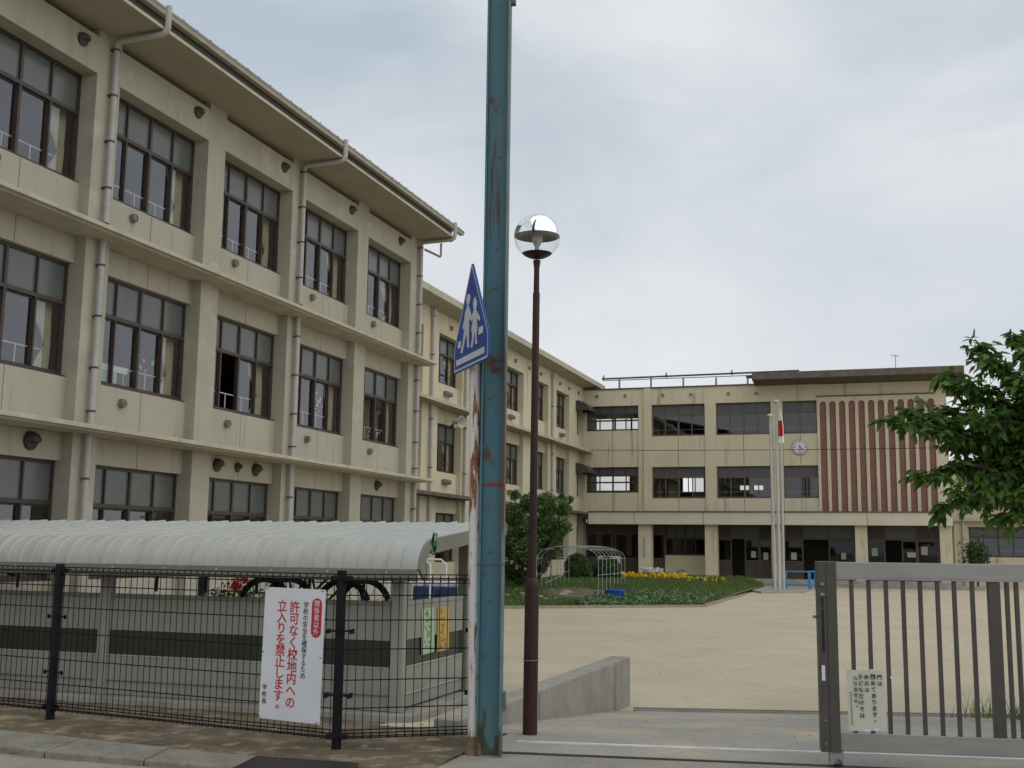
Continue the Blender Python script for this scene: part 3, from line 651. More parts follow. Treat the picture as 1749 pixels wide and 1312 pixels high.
# bays left of the doors
for x0, x1, zb_ in ((1000, 1046, zf), (1050, 1092, zf), (1114, 1137, zf)): door_unit(x0, x1, zb_, 2.4, .9)
a, b = gl(1137), gl(1205)
part('low_wall', MB().box(a, b, YG-.2, YG+.1, -.2, gz(950)), creamy, mbd)
xwin('window', mbd, a, b, gz(950)+.04, 2.95, YG, 4, .85, bronze, dgl, frost2, rail=False)
for x0, x1 in ((1000, 1092), (1114, 1137)): part('dark_lintel', MB().box(gl(x0), gl(x1), YG-.05, YG+.2, 2.4, 2.98), doorm, mbd)
part('low_wall', MB().box(gl(1040), gl(1074), 59.0, 59.2, -.3, onY(1060, 950, 59).z), creamy, mbd)
part('downpipe', MB().tube([(px(1101, 59.5), 59.55, 2.2), (px(1101, 59.5), 59.55, 1.2)], .05, 8), pipem, mbd)
# roof over the right part, railing over the left part
rf = part('roof', MB().prism([(0, .16), (.05, .52), (3, .62), (8, .62), (8, 0), (1.6, 0)], (-6.55, YM-1.5, 10.2), VY, VZ, VX, 3.75+6.55), darkledge, mbd, bevel=.01)
part('roof_edge', MB().prism([(0, 0), (0, .1), (.5, .12), (.5, 0)], (-6.85, YM-1.5, 10.5), VY, VZ, VX, .35), hoodm, rf)
rl = part('roof_railing', MB().tube([onY(1028, 647.5, YM+.3), onY(1365, 633, YM+.3)], .05, 8), steeld, mbd)
part('lower_rail', MB().tube([onY(1030, 650.5, YM+.3), onY(1290, 641, YM+.3)], .025, 6), steelg, rl)
for x in (1058, 1112, 1167, 1223, 1277):
    p = onY(x, 645, YM+.3); part('post', MB().box(p.x-.045, p.x+.045, p.y-.045, p.y+.045, 10.3, p.z), steelg, rl)
for x in (1031, 1138, 1250): p = onY(x, 646-.041*(x-1031), YM+.3); part('lightning_clip', MB().lathe((p.x, p.y, p.z-.12), [(.0, 0), (.09, .04), (.06, .12), (.02, .3)], 8), steeld, rl)
for i, x in enumerate((1020, 1068, 1132, 1180, 1244, 1292)):
    p = onY(x, 677-.02*(x-1020), YM-.05); put('vent_cap', cpm, mbd, Matrix.Translation((p.x, YM-.05, p.z)) @ rotZ())
# television aerial on the roof
p = onY(1530, 632, 62); q = onY(1529, 609, 62)
an = thing('television_aerial', p, 'thin television aerial standing on the entrance block roof', 'aerial')
part('mast', MB().tube([(p.x, p.y, 10.7), (p.x, p.y, q.z+.1)], .02, 6), steelg, an)
part('boom', MB().tube([(q.x-.2, q.y, q.z+.08), (q.x+.15, q.y, q.z)], .015, 6), steelg, an)
for t in (-.15, 0, .12): part('element', MB().tube([(q.x+t, q.y-.3, q.z+.03), (q.x+t, q.y+.3, q.z+.03)], .01, 5), steelg, an)
# wall clock, 4:27
c = onY(1366.5, 763.5, YM); ck = thing('wall_clock', (c.x, YM-.1, c.z), 'round white wall clock on the entrance block between flagpoles and striped panel', 'clock')
Rk = Matrix.Translation((c.x, YM, c.z)) @ rotZ()
put('case', mesh('case', MB().lathe((0, 0, 0), [(.40, .0), (.405, .08), (.37, .10), (.35, .085)], 32, 'x'), pipem, True), ck, Rk)
put('dial', mesh('dial', MB().lathe((0, 0, 0), [(.36, .082), (.0, .083)], 32, 'x'), signw), ck, Rk)
mb = MB()
for i in range(12):
    a = math.pi*i/6; mb.obox((.087, .29*math.sin(a), .29*math.cos(a)), VX*.002, Vector((0, math.cos(a), -math.sin(a)))*(.022 if i % 3 else .03), Vector((0, math.sin(a), math.cos(a)))*(.022 if i % 3 else .035))
put('hour_marks', mesh('hour_marks', mb, blkt), ck, Rk)
def hand(ang, L_, wd): a = R(ang); u = Vector((0, math.sin(a), math.cos(a))); v = Vector((0, math.cos(a), -math.sin(a))); return MB().obox(Vector((.092, 0, 0))+u*(L_/2-.04), VX*.003, v*wd, u*(L_/2+.04))
put('hour_hand', mesh('hour_hand', hand(138, .19, .018), blkt), ck, Rk); put('minute_hand', mesh('minute_hand', hand(182, .29, .013), blkt), ck, Rk)
# wire stretched along the front
a, b = onY(1008, 769, YM-.6), onY(1600, 765, YM-.6)
cp_ = [a.lerp(b, t)-VZ*.25*(1-(2*t-1)**2)*.2 for t in [i/20 for i in range(21)]]
part('cable', MB().tube(cp_, .016, 5), blkt, label='thin dark cable stretched across the front of the entrance block', category='cable')
# notices on the doors
for (x, y, w_, h_, m, lb) in ((1287, 947, 8, 11, paper, 'white notice sheet on the door right of the open doorway'), (1308, 950, 8, 12, paper, 'pale notice sheet just left of the flagpoles'), (1356, 950, 9, 12, paper, 'pale notice sheet on the door right of the flagpoles'), (1441, 950, 8, 11, paper, 'pale notice sheet on the door left of the right-hand porch pillar'), (1494, 943, 9, 13, greenp, 'green notice sheet on the right-hand entrance glazing'), (1557, 948, 13, 8, paper, 'wide white notice low on the right-hand entrance door'), (1579, 941, 10, 13, paper, 'white notice sheet at the far right of the entrance glazing')):
    p = onY(x, y, YG-.06); k = 60.0/F
    part('notice_sheet', MB().box(p.x-w_*k/2, p.x+w_*k/2, YG-.064, YG-.05, p.z-h_*k/2, p.z+h_*k/2), m, label=lb, category='notice', group='notices on the entrance doors')

# ================================================================== RIGHT-HAND BLOCK
rb = thing('school_building', (9, 66, -.2), 'low cream two storey block behind the cherry tree at the right edge', 'building')
YR = 66.2
part('wall', MB().holes(2.95, 22, -.3, 6.2, [(4.05+5.1*k, 7.0+5.1*k, z, z+1.6) for k in range(4) for z in (1.35, 4.35)], lambda u, v: (u, YR, v)), creamy, rb)
part('ledge', MB().box(2.95, 22, YR-.5, YR-.01, 3.25, 3.42), lipm, rb); part('parapet_cap', MB().box(2.95, 22, YR-.3, 74, 6.2, 6.4), darkledge, rb)
for x in (3.3, 7.4, 12.5, 17.6): part('pillar', MB().box(x, x+.6, YR-.25, YR-.01, -.3, 6.2), creamy, rb)
for k in range(4):
    for z in (1.35, 4.35): xwin('window', rb, 4.05+5.1*k, 7.0+5.1*k, z, z+1.6, YR+.15, 4, 1.05, bronze, glass2, frost2, rail=True)
part('room_walls', MB().box(2.95, 22, 73, 73.2, -.3, 6.2).box(2.95, 3.0, YR, 73, -.3, 6.2).box(21.9, 22, YR, 73, -.3, 6.2).box(3, 22, YR+.3, 73, 3.2, 3.4), roomm, rb)
part('downpipe', MB().tube([(3.75, YR-.35, 6.1), (3.75, YR-.35, -.3)], .07, 8), pipem, rb)
# ================================================================== BICYCLE SHELTER
YF = 12.0; XC = onZ(672, 1219, -.3).x; XL = -17.0; YB = 14.1
sh = thing('bicycle_shelter', (XC, YF, -.4), 'grey bicycle shelter with curved ribbed roof and panelled sides behind the fence', 'shelter')
part('plinth', MB().box(XL, XC+.25, YF-.18, YB+.5, -.7, -.30), plinm, sh, bevel=.02)
fz = lambda y: onY(175, y, YF).z
Z0, Z1, Z2, Z3, Z4 = -.29, fz(1160), fz(1118), fz(1075), fz(1013)
pxs = [XC, onY(178, 1100, YF).x]; wdt = pxs[0]-pxs[1]; pxs += [pxs[1]-wdt, pxs[1]-2*wdt]
pxs = [x for x in pxs if x > XL-.5]
for x in pxs:
    part('post', MB().box(x-.075, x+.075, YF-.05, YF+.07, -.3, 1.30), shedp, sh, bevel=.012)
part('post', MB().box(XC-.075, XC+.06, YB-.06, YB+.06, -.3, 1.62), shedf, sh, bevel=.012)
for x in pxs[1:]: part('post', MB().box(x-.06, x+.06, YB-.06, YB+.06, -.3, 1.62), shedf, sh, bevel=.012)
for a, b in zip(pxs[1:], pxs[:-1]):
    a += .075; b -= .075
    part('panel', MB().box(a, b, YF-.005, YF+.02, Z0, Z1), shedp, sh); part('panel', MB().box(a, b, YF-.012, YF+.02, Z1+.004, Z2), shedp, sh)
    part('green_band', MB().box(a, b, YF+.0, YF+.02, Z2+.012, Z3), shedg, sh); part('panel', MB().box(a, b, YF-.01, YF+.02, Z3+.003, Z4-.05), shedp, sh)
    part('panel_trim', MB().box(a, b, YF-.02, YF+.01, Z2, Z2+.012), shedr, sh); part('top_rail', MB().box(a, b, YF-.03, YF+.04, Z4-.05, Z4), shedf, sh, bevel=.008)
    part('panel_trim', MB().box(a, b, YF-.022, YF+.0, Z1-.006, Z1+.004), shedf, sh)
# side panels
a, b = YF+.07, YB-.06
part('panel', MB().box(XC-.03, XC, a, b, Z0+.02, Z1), shedp, sh); part('panel', MB().box(XC-.03, XC+.008, a, b, Z1+.004, Z2), shedp, sh); part('green_band', MB().box(XC-.03, XC-.004, a, b, Z2+.012, Z3), shedg, sh)
part('panel', MB().box(XC-.03, XC+.006, a, b, Z3+.003, Z4-.05), shedp, sh); part('top_rail', MB().box(XC-.05, XC+.02, a, b, Z4-.05, Z4), shedp, sh, bevel=.008)
for z in (Z2, Z1-.006): part('panel_trim', MB().box(XC-.01, XC+.022, a, b, z, z+.012), shedr, sh)
# roof: profile from the front eave over the curve to the back edge
YE = YF-.45; XR = onY(712, 975, YE).x
ze = onY(703, 972, YE).z
rp = [(YE, ze)]
for i in range(1, 10):
    t = math.pi/2*i/9*.86; rp.append((YE+.44*(1-math.cos(t)), ze+.335*math.sin(t)))
rp += [(YE+.44+.5*k, rp[-1][1]+.01+.047*k) for k in range(1, 6)]
def roof_sheet(w_):
    mb = MB(); th = .012; sec = [(0, .0), (.012, .02), (.05, .02), (.062, .0), (.17, .0), (.178, .009), (.215, .009), (.223, 0), (w_+.004, 0.001)]
    for x, dz in sec:
        for j, (y, z) in enumerate(rp):
            q0 = rp[max(j-1, 0)]; q1 = rp[min(j+1, len(rp)-1)]; ty, tz_ = q1[0]-q0[0], q1[1]-q0[1]; l = math.hypot(ty, tz_); mb.v.append((x, y-tz_/l*dz, z+ty/l*dz))
    m_ = len(rp)
    for i in range(len(sec)-1):
        for j in range(m_-1): a_ = i*m_+j; mb.f.append((a_, a_+m_, a_+m_+1, a_+1))
    nv = len(mb.v); mb.v += [(x, y, z-th) for x, y, z in mb.v]; mb.f += [tuple(k+nv for k in f_)[::-1] for f_ in list(mb.f)]
    return mesh('roof_sheet', mb, shedr, 14)
swd = .36; rsm = roof_sheet(swd); x = XR-swd; n_ = 0
while x > XL-.2 and n_ < 40: put('roof_sheet', rsm, sh, Matrix.Translation((x, 0, rnd.uniform(-.001, .002)))); x -= swd; n_ += 1
XRL = x+swd
part('eave_beam', MB().box(XRL, XR+.0, YE-.035, YE+.03, ze-.135, ze-.004), shedf, sh, bevel=.006)
bs = mesh('bolt', MB().lathe((0, 0, 0), [(.0, -.012), (.012, -.01), (.014, 0)], 8, 'y'), shedr)
for i in range(14): put('bolt', bs, sh, Matrix.Translation((XR-.35-i*.72, YE-.03, ze-.04)))
mb = MB(); inner = [(y, z-.05) for y, z in rp]; 
for j in range(len(rp)-1):
    th0 = .17
    mb.prism([(rp[j][0], rp[j][1]+.0), (rp[j+1][0], rp[j+1][1]), (rp[j+1][0]+(.13 if j < 9 else 0), rp[j+1][1]-(.06 if j < 9 else .16)), (rp[j][0]+(.13 if j < 9 else 0), rp[j][1]-(.06 if j < 8 else .16) if j else ze-.115)], (XR+.002, 0, 0), VY, VZ, VX, .035)
part('gable_trim', mb, shedf, sh)
tape = MB()
for i in range(9):
    p = Vector((XR+.042, YE+.36+rnd.uniform(-.05, .10), ze+.30+rnd.uniform(-.08, .08))); tape.obox(p, VX*.004, Vector((0, .02, .045))*rnd.uniform(.4, .9), Vector((0, .02, -.012)))
part('green_tape', tape, mat('green_tape', (.02, .16, .06), .4), sh)
for x in (XC-.01, *pxs[1:]): part('rafter', MB().prism([(YB-1.75, ze+.19), (YB+.5, ze+.42), (YB+.5, ze+.50), (YB-1.75, ze+.28)], (x-.04, 0, 0), VY, VZ, VX, .08), shedf, sh)
part('back_beam', MB().box(XL, XR-.3, YB-.05, YB+.05, 1.58, 1.70), shedf, sh)
for i in range(12):
    p = XC-.6-i*.72; part('rack_bar', MB().tube([(p, YF+.3, .95), (p, YF+.32, 1.32)], .02, 6), blackr, sh)
# posters on the side
def flat_on_X(name, m, X, corners, label, cat, **k):
    pts = [onX(x, y, X) for x, y in corners]; mb = MB().prism([(p.y, p.z) for p in pts], (X, 0, 0), VY, VZ, VX, .006); return part(name, mb, m, label=label, category=cat, **k)
XP_ = XC+.012
pg = flat_on_X('poster', greenp, XP_, [(720, 1040), (741, 1036), (741, 1113), (720, 1119)], 'pale green paper strip poster on the shelter side', 'poster')
py_ = flat_on_X('poster', yellowp, XP_, [(748, 1037), (767, 1034), (766, 1109), (746, 1114)], 'yellow paper strip poster on the shelter side', 'poster')
def scribbles(par, X, x0, x1, y0, y1, n, m, seed, name='brush_marks'):
    r = random.Random(seed); mb = MB()
    for i in range(n):
        cy_ = y0+(y1-y0)*(i+.5)/n
        for s in range(4):
            p = onX(x0+(x1-x0)*r.uniform(.25, .75), cy_+r.uniform(-2.5, 2.5), X); a = r.choice((0, 1.57, .6, -.6)); L_ = r.uniform(.02, .045)
            mb.obox(p, VX*.0015, Vector((0, math.cos(a), math.sin(a)))*L_, Vector((0, -math.sin(a), math.cos(a)))*.006)
    part(name, mb, m, par)
scribbles(pg, XP_+.008, 720, 741, 1042, 1112, 6, mat('green_ink', (.10, .28, .12), .7), 3); scribbles(py_, XP_+.008, 748, 767, 1040, 1085, 4, mat('olive_ink', (.35, .20, .03), .7), 4); scribbles(py_, XP_+.008, 748, 766, 1088, 1108, 2, redt, 5)

# ---------------------------------------------------------------- bicycles in the shelter, front wheels up on the rack
def bicycle(x, y, z, label, tilt=0):
    t = thing('bicycle', (x, y, z-.33), label, 'bicycle', 'bicycles in the shelter')
    M = Matrix.Translation((x, y, z)) @ Matrix.Rotation(tilt, 4, 'Z')
    def wheel(dx):
        tor = MB(); tor.tube([(dx+.32*math.cos(a), 0, .32*math.sin(a)) for a in [2*math.pi*i/28 for i in range(29)]], .024, 6, False)
        wl_ = put('wheel', mesh('wheel', tor, blackr, True), t, M)
        sp_ = MB()
        for i in range(12): a = math.pi*i/6; sp_.tube([(dx, 0, 0), (dx+.3*math.cos(a), 0, .3*math.sin(a))], .003, 4)
        put('spokes', mesh('spokes', sp_, steelg), wl_, M)
        put('mudguard', mesh('mudguard', MB().tube([(dx+.36*math.cos(a), 0, .36*math.sin(a)) for a in [math.pi*(.1+.8*i/12) for i in range(13)]], .02, 5), blackr, True), wl_, M)
    wheel(0); wheel(-1.05)
    put('frame', mesh('frame', MB().tube([(0, 0, 0), (-.12, 0, .42), (-.16, 0, .55)], .018, 6).tube([(-.13, 0, .45), (-.62, 0, -.05), (-1.05, 0, 0), (-.75, 0, .45), (-.13, 0, .42)], .018, 6).tube([(-.62, 0, -.05), (-.78, 0, .55)], .016, 6), steeld, True), t, M)
    put('handlebar', mesh('handlebar', MB().tube([(-.3, -.27, .6), (-.18, -.22, .62), (-.16, 0, .56), (-.18, .22, .62), (-.3, .27, .6)], .013, 6), steelg, True), t, M)
    put('saddle', mesh('saddle', MB().prism([(-.95, -.08), (-.9, -.1), (-.66, -.025), (-.66, .025), (-.9, .1), (-.95, .08)], (0, 0, .55), VX, VY, VZ, .06), blackr), t, M)
for i, (px_, py2, Y, lb) in enumerate(((585, 1040, 12.6, 'dark bicycle in the shelter, its raised wheel showing beside the notice board'), (622, 1038, 13.2, 'dark bicycle in the shelter with its raised wheel just right of the fence post'))):
    p = onY(px_, py2, Y); bicycle(p.x, p.y, p.z, lb, .05)
# red geraniums in a planter behind the shelter
p0, p1 = onY(365, 1040, 15.2), onY(445, 1040, 15.2)
pt = thing('flower_planter', (p0.x, 15.2, .3), 'planter of red geraniums seen between shelter roof and panel', 'planter')
part('trough', MB().box(p0.x-.1, p1.x+.1, 15.0, 15.4, -.4, p0.z-.1), plinm, pt)
def leafcloud(pts, size, seed, aspect=.5):
    r = random.Random(seed); mb = MB()
    for p in pts:
        p = Vector(p); u = Vector((r.gauss(0, 1), r.gauss(0, 1), r.gauss(0, .7))).normalized(); v = u.cross(Vector((r.gauss(0, 1), r.gauss(0, 1), r.gauss(0, 1)))).normalized()
        s = size*r.uniform(.6, 1.3); n0 = len(mb.v); q = u.cross(v)*s*.12
        mb.v += [tuple(p-u*s), tuple(p-v*s*aspect+q), tuple(p+u*s), tuple(p+v*s*aspect+q)]; mb.f.append((n0, n0+1, n0+2, n0+3))
    return mb
pts = [(rnd.uniform(p0.x, p1.x), 15.2+rnd.uniform(-.2, .2), p0.z-.1+rnd.random()**.8*.5*(.4+.6*rnd.random())) for _ in range(500)]
part('foliage', leafcloud(pts, .05, 3), lf2, pt, fixn=False, kind='stuff')
pts = [(lerp(p0.x, p1.x, c)+rnd.gauss(0, .05), 15.05+rnd.uniform(-.1, .1), p0.z+h+rnd.gauss(0, .04)) for c, h in ((.05, .1), (.15, .05), (.35, .13), (.5, .06), (.7, .1), (.75, .45), (.55, .35)) for _ in range(45)]
part('blossoms', leafcloud(pts, .03, 4, .9), redf, pt, fixn=False, kind='stuff')
# white tube cart with blue crates behind the shelter
pc = onY(735, 1000, 17.5)
ct = thing('hand_cart', (pc.x, 17.5, -.4), 'white tubular hand cart parked beyond the shelter end', 'cart')
hx = .62; zb0 = pc.z-.25
mb = MB()
for y in (17.2, 17.9):
    mb.tube([(pc.x-hx, y, zb0), (pc.x-hx, y, pc.z+.33), (pc.x-hx+.08, y, pc.z+.42), (pc.x+hx-.6, y, pc.z+.42), (pc.x+hx-.5, y, pc.z+.34), (pc.x+hx-.5, y, zb0)], .015, 8)
    mb.tube([(pc.x-hx, y, pc.z+.05), (pc.x+hx, y, pc.z+.05)], .018, 8); mb.tube([(pc.x+hx, y, pc.z+.2), (pc.x+hx, y, zb0)], .02, 8)
part('frame', mb, railw, ct, smooth=True); part('deck', MB().box(pc.x-hx-.1, pc.x+hx+.1, 17.15, 17.95, zb0-.06, zb0), steelg, ct)
for sx_ in (-.45, .45):
    for y in (17.25, 17.85): part('wheel', MB().lathe((pc.x+sx_, y, zb0-.18), [(.0, -.03), (.12, -.03), (.12, .03), (0, .03)], 14, 'y'), blackr, ct)
for sx_, lb in ((-.05, 'blue plastic crate on the hand cart, left one'), (.42, 'blue plastic crate on the hand cart, right one')): part('crate', MB().box(pc.x+sx_-.2, pc.x+sx_+.2, 17.35, 17.75, zb0+.001, zb0+.24), dblue, label=lb, category='crate', group='crates on the cart', bevel=.02)

# ================================================================== WIRE FENCE
fpx = [((85, 1232), (88, 967)), ((575, 1285), (574, 991))]
P1 = onZ(85, 1232, 0); P2 = onZ(574, 1285, 0); P3 = onZ(797, 1262, 0)
P3 = Vector((-3.13, 8.62, 0))
stepv = P1-P2; stepv.z = 0
P0 = P1+stepv*.985; P00 = P0+stepv
fence_pts = [P00, P0, P1, P2]
fe = thing('wire_fence', (P1.x, P1.y, 0), 'black welded wire mesh fence on posts in front of the bicycle shelter', 'fence')
FT, FB_ = 1.33, .10
pst = MB().box(-.028, .028, -.028, .028, -.1, 1.36); pm_ = mesh('post', pst, blk, bevel=.006)
cl_ = mesh('clamp', MB().box(-.11, .11, -.008, .008, -.006, .006).lathe((.10, 0, -.02), [(.013, 0), (.013, .034)], 8).lathe((-.10, 0, -.02), [(.013, 0), (.013, .034)], 8), blk)
def fence_run(a, b, sp, lip=True):
    d = b-a; L_ = d.length; d = d.normalized(); ang = math.atan2(d.y, d.x); Rz = Matrix.Rotation(ang, 4, 'Z')
    n_ = int(L_/sp); vm = mesh('wire', MB().tube([(0, 0, FB_), (0, 0, FT)], .0034, 5), blk)
    for i in range(1, n_+1): put('wire', vm, fe, Matrix.Translation(a+d*(L_*i/(n_+1)))) if L_*i/(n_+1) < L_-.02 else None
    zs = [.10, .135, .16, .32, .53, .76, .98, 1.17, 1.265, 1.30, 1.33]
    hm = mesh('horizontal_wire', MB().tube([(.03, 0, 0), (L_-.03, 0, 0)], .0048, 5), blk)
    for z in zs: put('horizontal_wire', hm, fe, Matrix.Translation(a+VZ*z) @ Rz)
    # folded lips at top and bottom
    for z0 in (1.29, .12):
        nn = Vector((-d.y, d.x, 0)); mb = MB()
        for s in (-.05,): mb.tube([a+nn*s+VZ*(z0+.0)+d*.05, b+nn*s+VZ*z0-d*.05], .0048, 5)
        for i in range(1, n_+1): q = a+d*(L_*i/(n_+1)); mb.tube([q+VZ*(z0+.03), q+nn*-.05+VZ*z0, q+VZ*(z0-.03)], .0034, 4)
        part('folded_lip', mb, blk, fe)
    for e in (a, b):
        for z in (.42, .9): put('clamp', cl_, fe, Matrix.Translation(e+VZ*z) @ Rz)
        for z in (.12, 1.30): put('clamp', mesh('clamp', MB().obox((0, 0, 0), VX*.085, VY*.024, VZ*.02), blk, bevel=.008), fe, Matrix.Translation(e+VZ*z) @ Rz)
for p in fence_pts: put('post', pm_, fe, Matrix.Translation(p) @ Matrix.Rotation(math.atan2(-stepv.y, -stepv.x), 4, 'Z'))
for a, b in zip(fence_pts[:-1], fence_pts[1:]): fence_run(a, b, .0665)
fence_run(P2, P3, .0665)
mb = MB()
for z in (.32, .92): mb.obox(P3+VZ*z+Vector((-.03, .0, 0)), VX*.02, VY*.02, VZ*.02)
part('end_clip', mb, blk, fe)

# ---------------------------------------------------------------- lettering helper (built-in font, converted to mesh)
def glyph_mesh(txt, size, m, bold=0.):
    cu = bpy.data.curves.new('lettering', 'FONT'); cu.body = txt; cu.size = size; cu.offset = bold; cu.align_x = 'CENTER'; cu.align_y = 'CENTER'; cu.extrude = .0006; cu.resolution_u = 2
    ob = bpy.data.objects.new('tmp_lettering', cu); col.objects.link(ob); dg_ = bpy.context.evaluated_depsgraph_get()
    me = bpy.data.meshes.new_from_object(ob.evaluated_get(dg_)); bpy.data.objects.remove(ob); bpy.data.curves.remove(cu)
    me.materials.clear(); me.materials.append(m); return me
def column_text(par, txt, M, u, v0, v1, size, m, bold, name):
    # characters stacked downwards at horizontal place u, from v0 to v1 (metres in the sign's own plane)
    n_ = len(txt)
    for i, ch in enumerate(txt):
        v = lerp(v0, v1, (i+.5)/n_); o_ = (size*.28, size*.28) if ch == '。' else (0, 0)
        put(name, glyph_mesh(ch, size, m, bold), par, M @ Matrix.Translation((u+o_[0], v+o_[1], .0015)))
def plane_M(P, d): d = d.normalized(); n_ = Vector((d.y, -d.x, 0)); return Matrix(((d.x, 0, n_.x, P.x), (d.y, 0, n_.y, P.y), (0, 1, 0, P.z), (0, 0, 0, 1)))
# ---------------------------------------------------------------- notice board on the fence
d = (P2-P1).normalized(); nrm = Vector((d.y, -d.x, 0)); Pb = P1+nrm*.035
tl, tr_, bl_, br_ = [onV(x, y, Pb, d) for x, y in ((452, 1004), (553, 1006), (443, 1228), (549, 1237))]
sw_ = ((tr_-tl).length+(br_-bl_).length)/2; sh2 = ((tl.z-bl_.z)+(tr_.z-br_.z))/2
cen = (tl+tr_+bl_+br_)/4; Mb = plane_M(cen, d) @ Matrix.Rotation(R(-.8), 4, 'Z')
bd = put('notice_board', None, None, Mb, label='white board with red and black Japanese writing hung on the wire fence', category='sign')
put('board', mesh('board', MB().box(-sw_/2, sw_/2, -sh2/2, sh2/2, -.006, 0), signw, bevel=.002), bd, Mb)
kx = sw_/490.; ky = sh2/1060.      # board measured 490 x 1060 in an enlarged view
U = lambda x: (x-245)*kx
V_ = lambda y: (530-y)*ky
pill = []
pw, pt_, pb_ = 40*kx, V_(70), V_(385)
for k in range(13): a = math.pi*k/12; pill.append((pw*math.cos(a), pt_-pw+pw*math.sin(a)))
for k in range(13): a = math.pi+math.pi*k/12; pill.append((pw*math.cos(a), pb_+pw+pw*math.sin(a)))
put('red_label', mesh('red_label', MB().prism(pill, (U(428), 0, .0003), VX, VY, VZ, .0008), redt), bd, Mb)
column_text(bd, '関係者以外', Mb, U(428), V_(88), V_(370), .054, signw, .0, 'character')
column_text(bd, '学校の安全を確保するため', Mb, U(341), V_(108), V_(722), .052, blkt, .0003, 'character')
column_text(bd, '許可なく校地内への', Mb, U(250), V_(108), V_(965), .098, redt, .0011, 'character')
column_text(bd, '立入りを禁止します。', Mb, U(150), V_(108), V_(1005), .098, redt, .0011, 'character')
column_text(bd, '学校長', Mb, U(37), V_(785), V_(950), .046, blkt, .0003, 'character')
for x, y in ((22, 12), (470, 12), (10, 525), (478, 540), (12, 1045), (470, 1050)): put('tie', mesh('tie', MB().box(-.012, .004, -.003, .003, 0, .004), blkt), bd, Mb @ Matrix.Translation((U(x), V_(y), 0)))

# ================================================================== CROSSING SIGN ON ITS RUSTY POST
sb = onY(809, 1285, 8.28); sb.z = 0; stp = onY(812, 600, 8.28)
sg = thing('crossing_sign', sb, 'blue pentagon crossing sign with two walking children on a rusty white post', 'sign')
part('post', MB().tube([sb-VZ*.1, sb+VZ*.0, Vector((lerp(sb.x, stp.x, .3), 8.28, .95)), Vector((stp.x, 8.28, 3.0)), Vector((stp.x, 8.28, 3.5))], .046, 16), whiter, sg, smooth=True)
part('post_foot', MB().lathe((sb.x, sb.y, -.02), [(.075, 0), (.07, .05), (.05, .12), (.047, .16)], 16), mat('rust_mud', (.14, .085, .05), .95, (.20, .15, .10), 20), sg, smooth=True)
# plate: left end farther away, right end nearer
rn = onY(834, 612, 7.72); lf_ = Vector((0, 0, 0)); 
best = None
for i in range(400):
    Y = 7.8+.003*i; q = onY(775, 640, Y)
    if best is None or abs(q.z-rn.z) < best[0]: best = (abs(q.z-rn.z), q)
lf_ = best[1]; dS = rn-lf_; wS = math.hypot(dS.x, dS.y); dS.z = 0
cS = (rn+lf_)/2; apex = onV(803, 452, cS, dS); hS = apex.z-cS.z
Ms = plane_M(Vector((cS.x, cS.y, cS.z)), dS)
def inset(poly, k):   # polygon shrunk towards its centroid-ish centre
    n_ = len(poly); o_ = []
    for i in range(n_):
        p0_, p_, p1_ = Vector(poly[i-1]), Vector(poly[i]), Vector(poly[(i+1) % n_]); a = (p_-p0_).normalized(); b = (p1_-p_).normalized()
        na, nb_ = Vector((-a.y, a.x)), Vector((-b.y, b.x)); m_ = (na+nb_); m_ = m_/max(.3, m_.dot(na)) ; o_.append(tuple(p_+m_*k))
    return o_
cor = .26*hS
pent = [(-wS/2+.03, 0), (wS/2-.03, 0), (wS/2-.008, .008), (wS/2, .03), (wS/2, cor-.03), (wS/2-.012, cor+.01), (.035, hS-.035), (.015, hS-.008), (-.015, hS-.008), (-.035, hS-.035), (-wS/2+.012, cor+.01), (-wS/2, cor-.03), (-wS/2, .03), (-wS/2+.008, .008)]
put('plate', mesh('plate', MB().prism(pent, (0, 0, -.012), VX, VY, VZ, .012), sgblue), sg, Ms)
ring = MB(); p_a, p_b = inset(pent, .012), inset(pent, .026)
for i in range(len(pent)): j = (i+1) % len(pent); ring.quad((*p_a[i], .0015), (*p_a[j], .0015), (*p_b[j], .0015), (*p_b[i], .0015))
put('border_line', mesh('border_line', ring, sgwhite), sg, Ms)
su = lambda x: (x-255)/345*wS       # measured on an enlarged view, unskewed below
def sv(y): return (1160-y)/1030*hS
def flatp(name, poly, z=.002): put(name, mesh(name, MB().prism(poly, (0, 0, z), VX, VY, VZ, .0012), sgwhite), sg, Ms)
q = wS; h = hS
flatp('white_bar', [(-.42*q, .066*h), (.40*q, .066*h), (.40*q, .126*h), (-.42*q, .126*h)])
fig = lambda L_: [((x-.5)*q, y*h) for x, y in L_]
flatp('large_child_figure', fig([(.38, .71), (.36, .67), (.375, .63), (.395, .605), (.335, .565), (.30, .48), (.25, .415), (.285, .405), (.305, .37), (.27, .27), (.225, .215), (.215, .175), (.27, .17), (.305, .225), (.375, .34), (.40, .27), (.41, .20), (.47, .19), (.475, .205), (.455, .24), (.455, .33), (.465, .38), (.45, .45), (.475, .475), (.515, .43), (.545, .44), (.49, .535), (.445, .585), (.43, .605), (.47, .635), (.485, .67), (.465, .705), (.42, .72)]))
flatp('small_child_figure', fig([(.585, .625), (.565, .59), (.575, .55), (.60, .52), (.545, .495), (.515, .44), (.545, .435), (.565, .455), (.555, .41), (.525, .34), (.55, .325), (.56, .26), (.525, .20), (.535, .175), (.575, .175), (.605, .25), (.625, .315), (.645, .25), (.645, .19), (.70, .185), (.71, .20), (.685, .23), (.685, .31), (.705, .30), (.70, .36), (.685, .41), (.69, .435), (.74, .39), (.775, .395), (.77, .42), (.71, .475), (.655, .515), (.68, .55), (.68, .595), (.65, .615), (.645, .645), (.62, .625), (.60, .65)]), .0036)
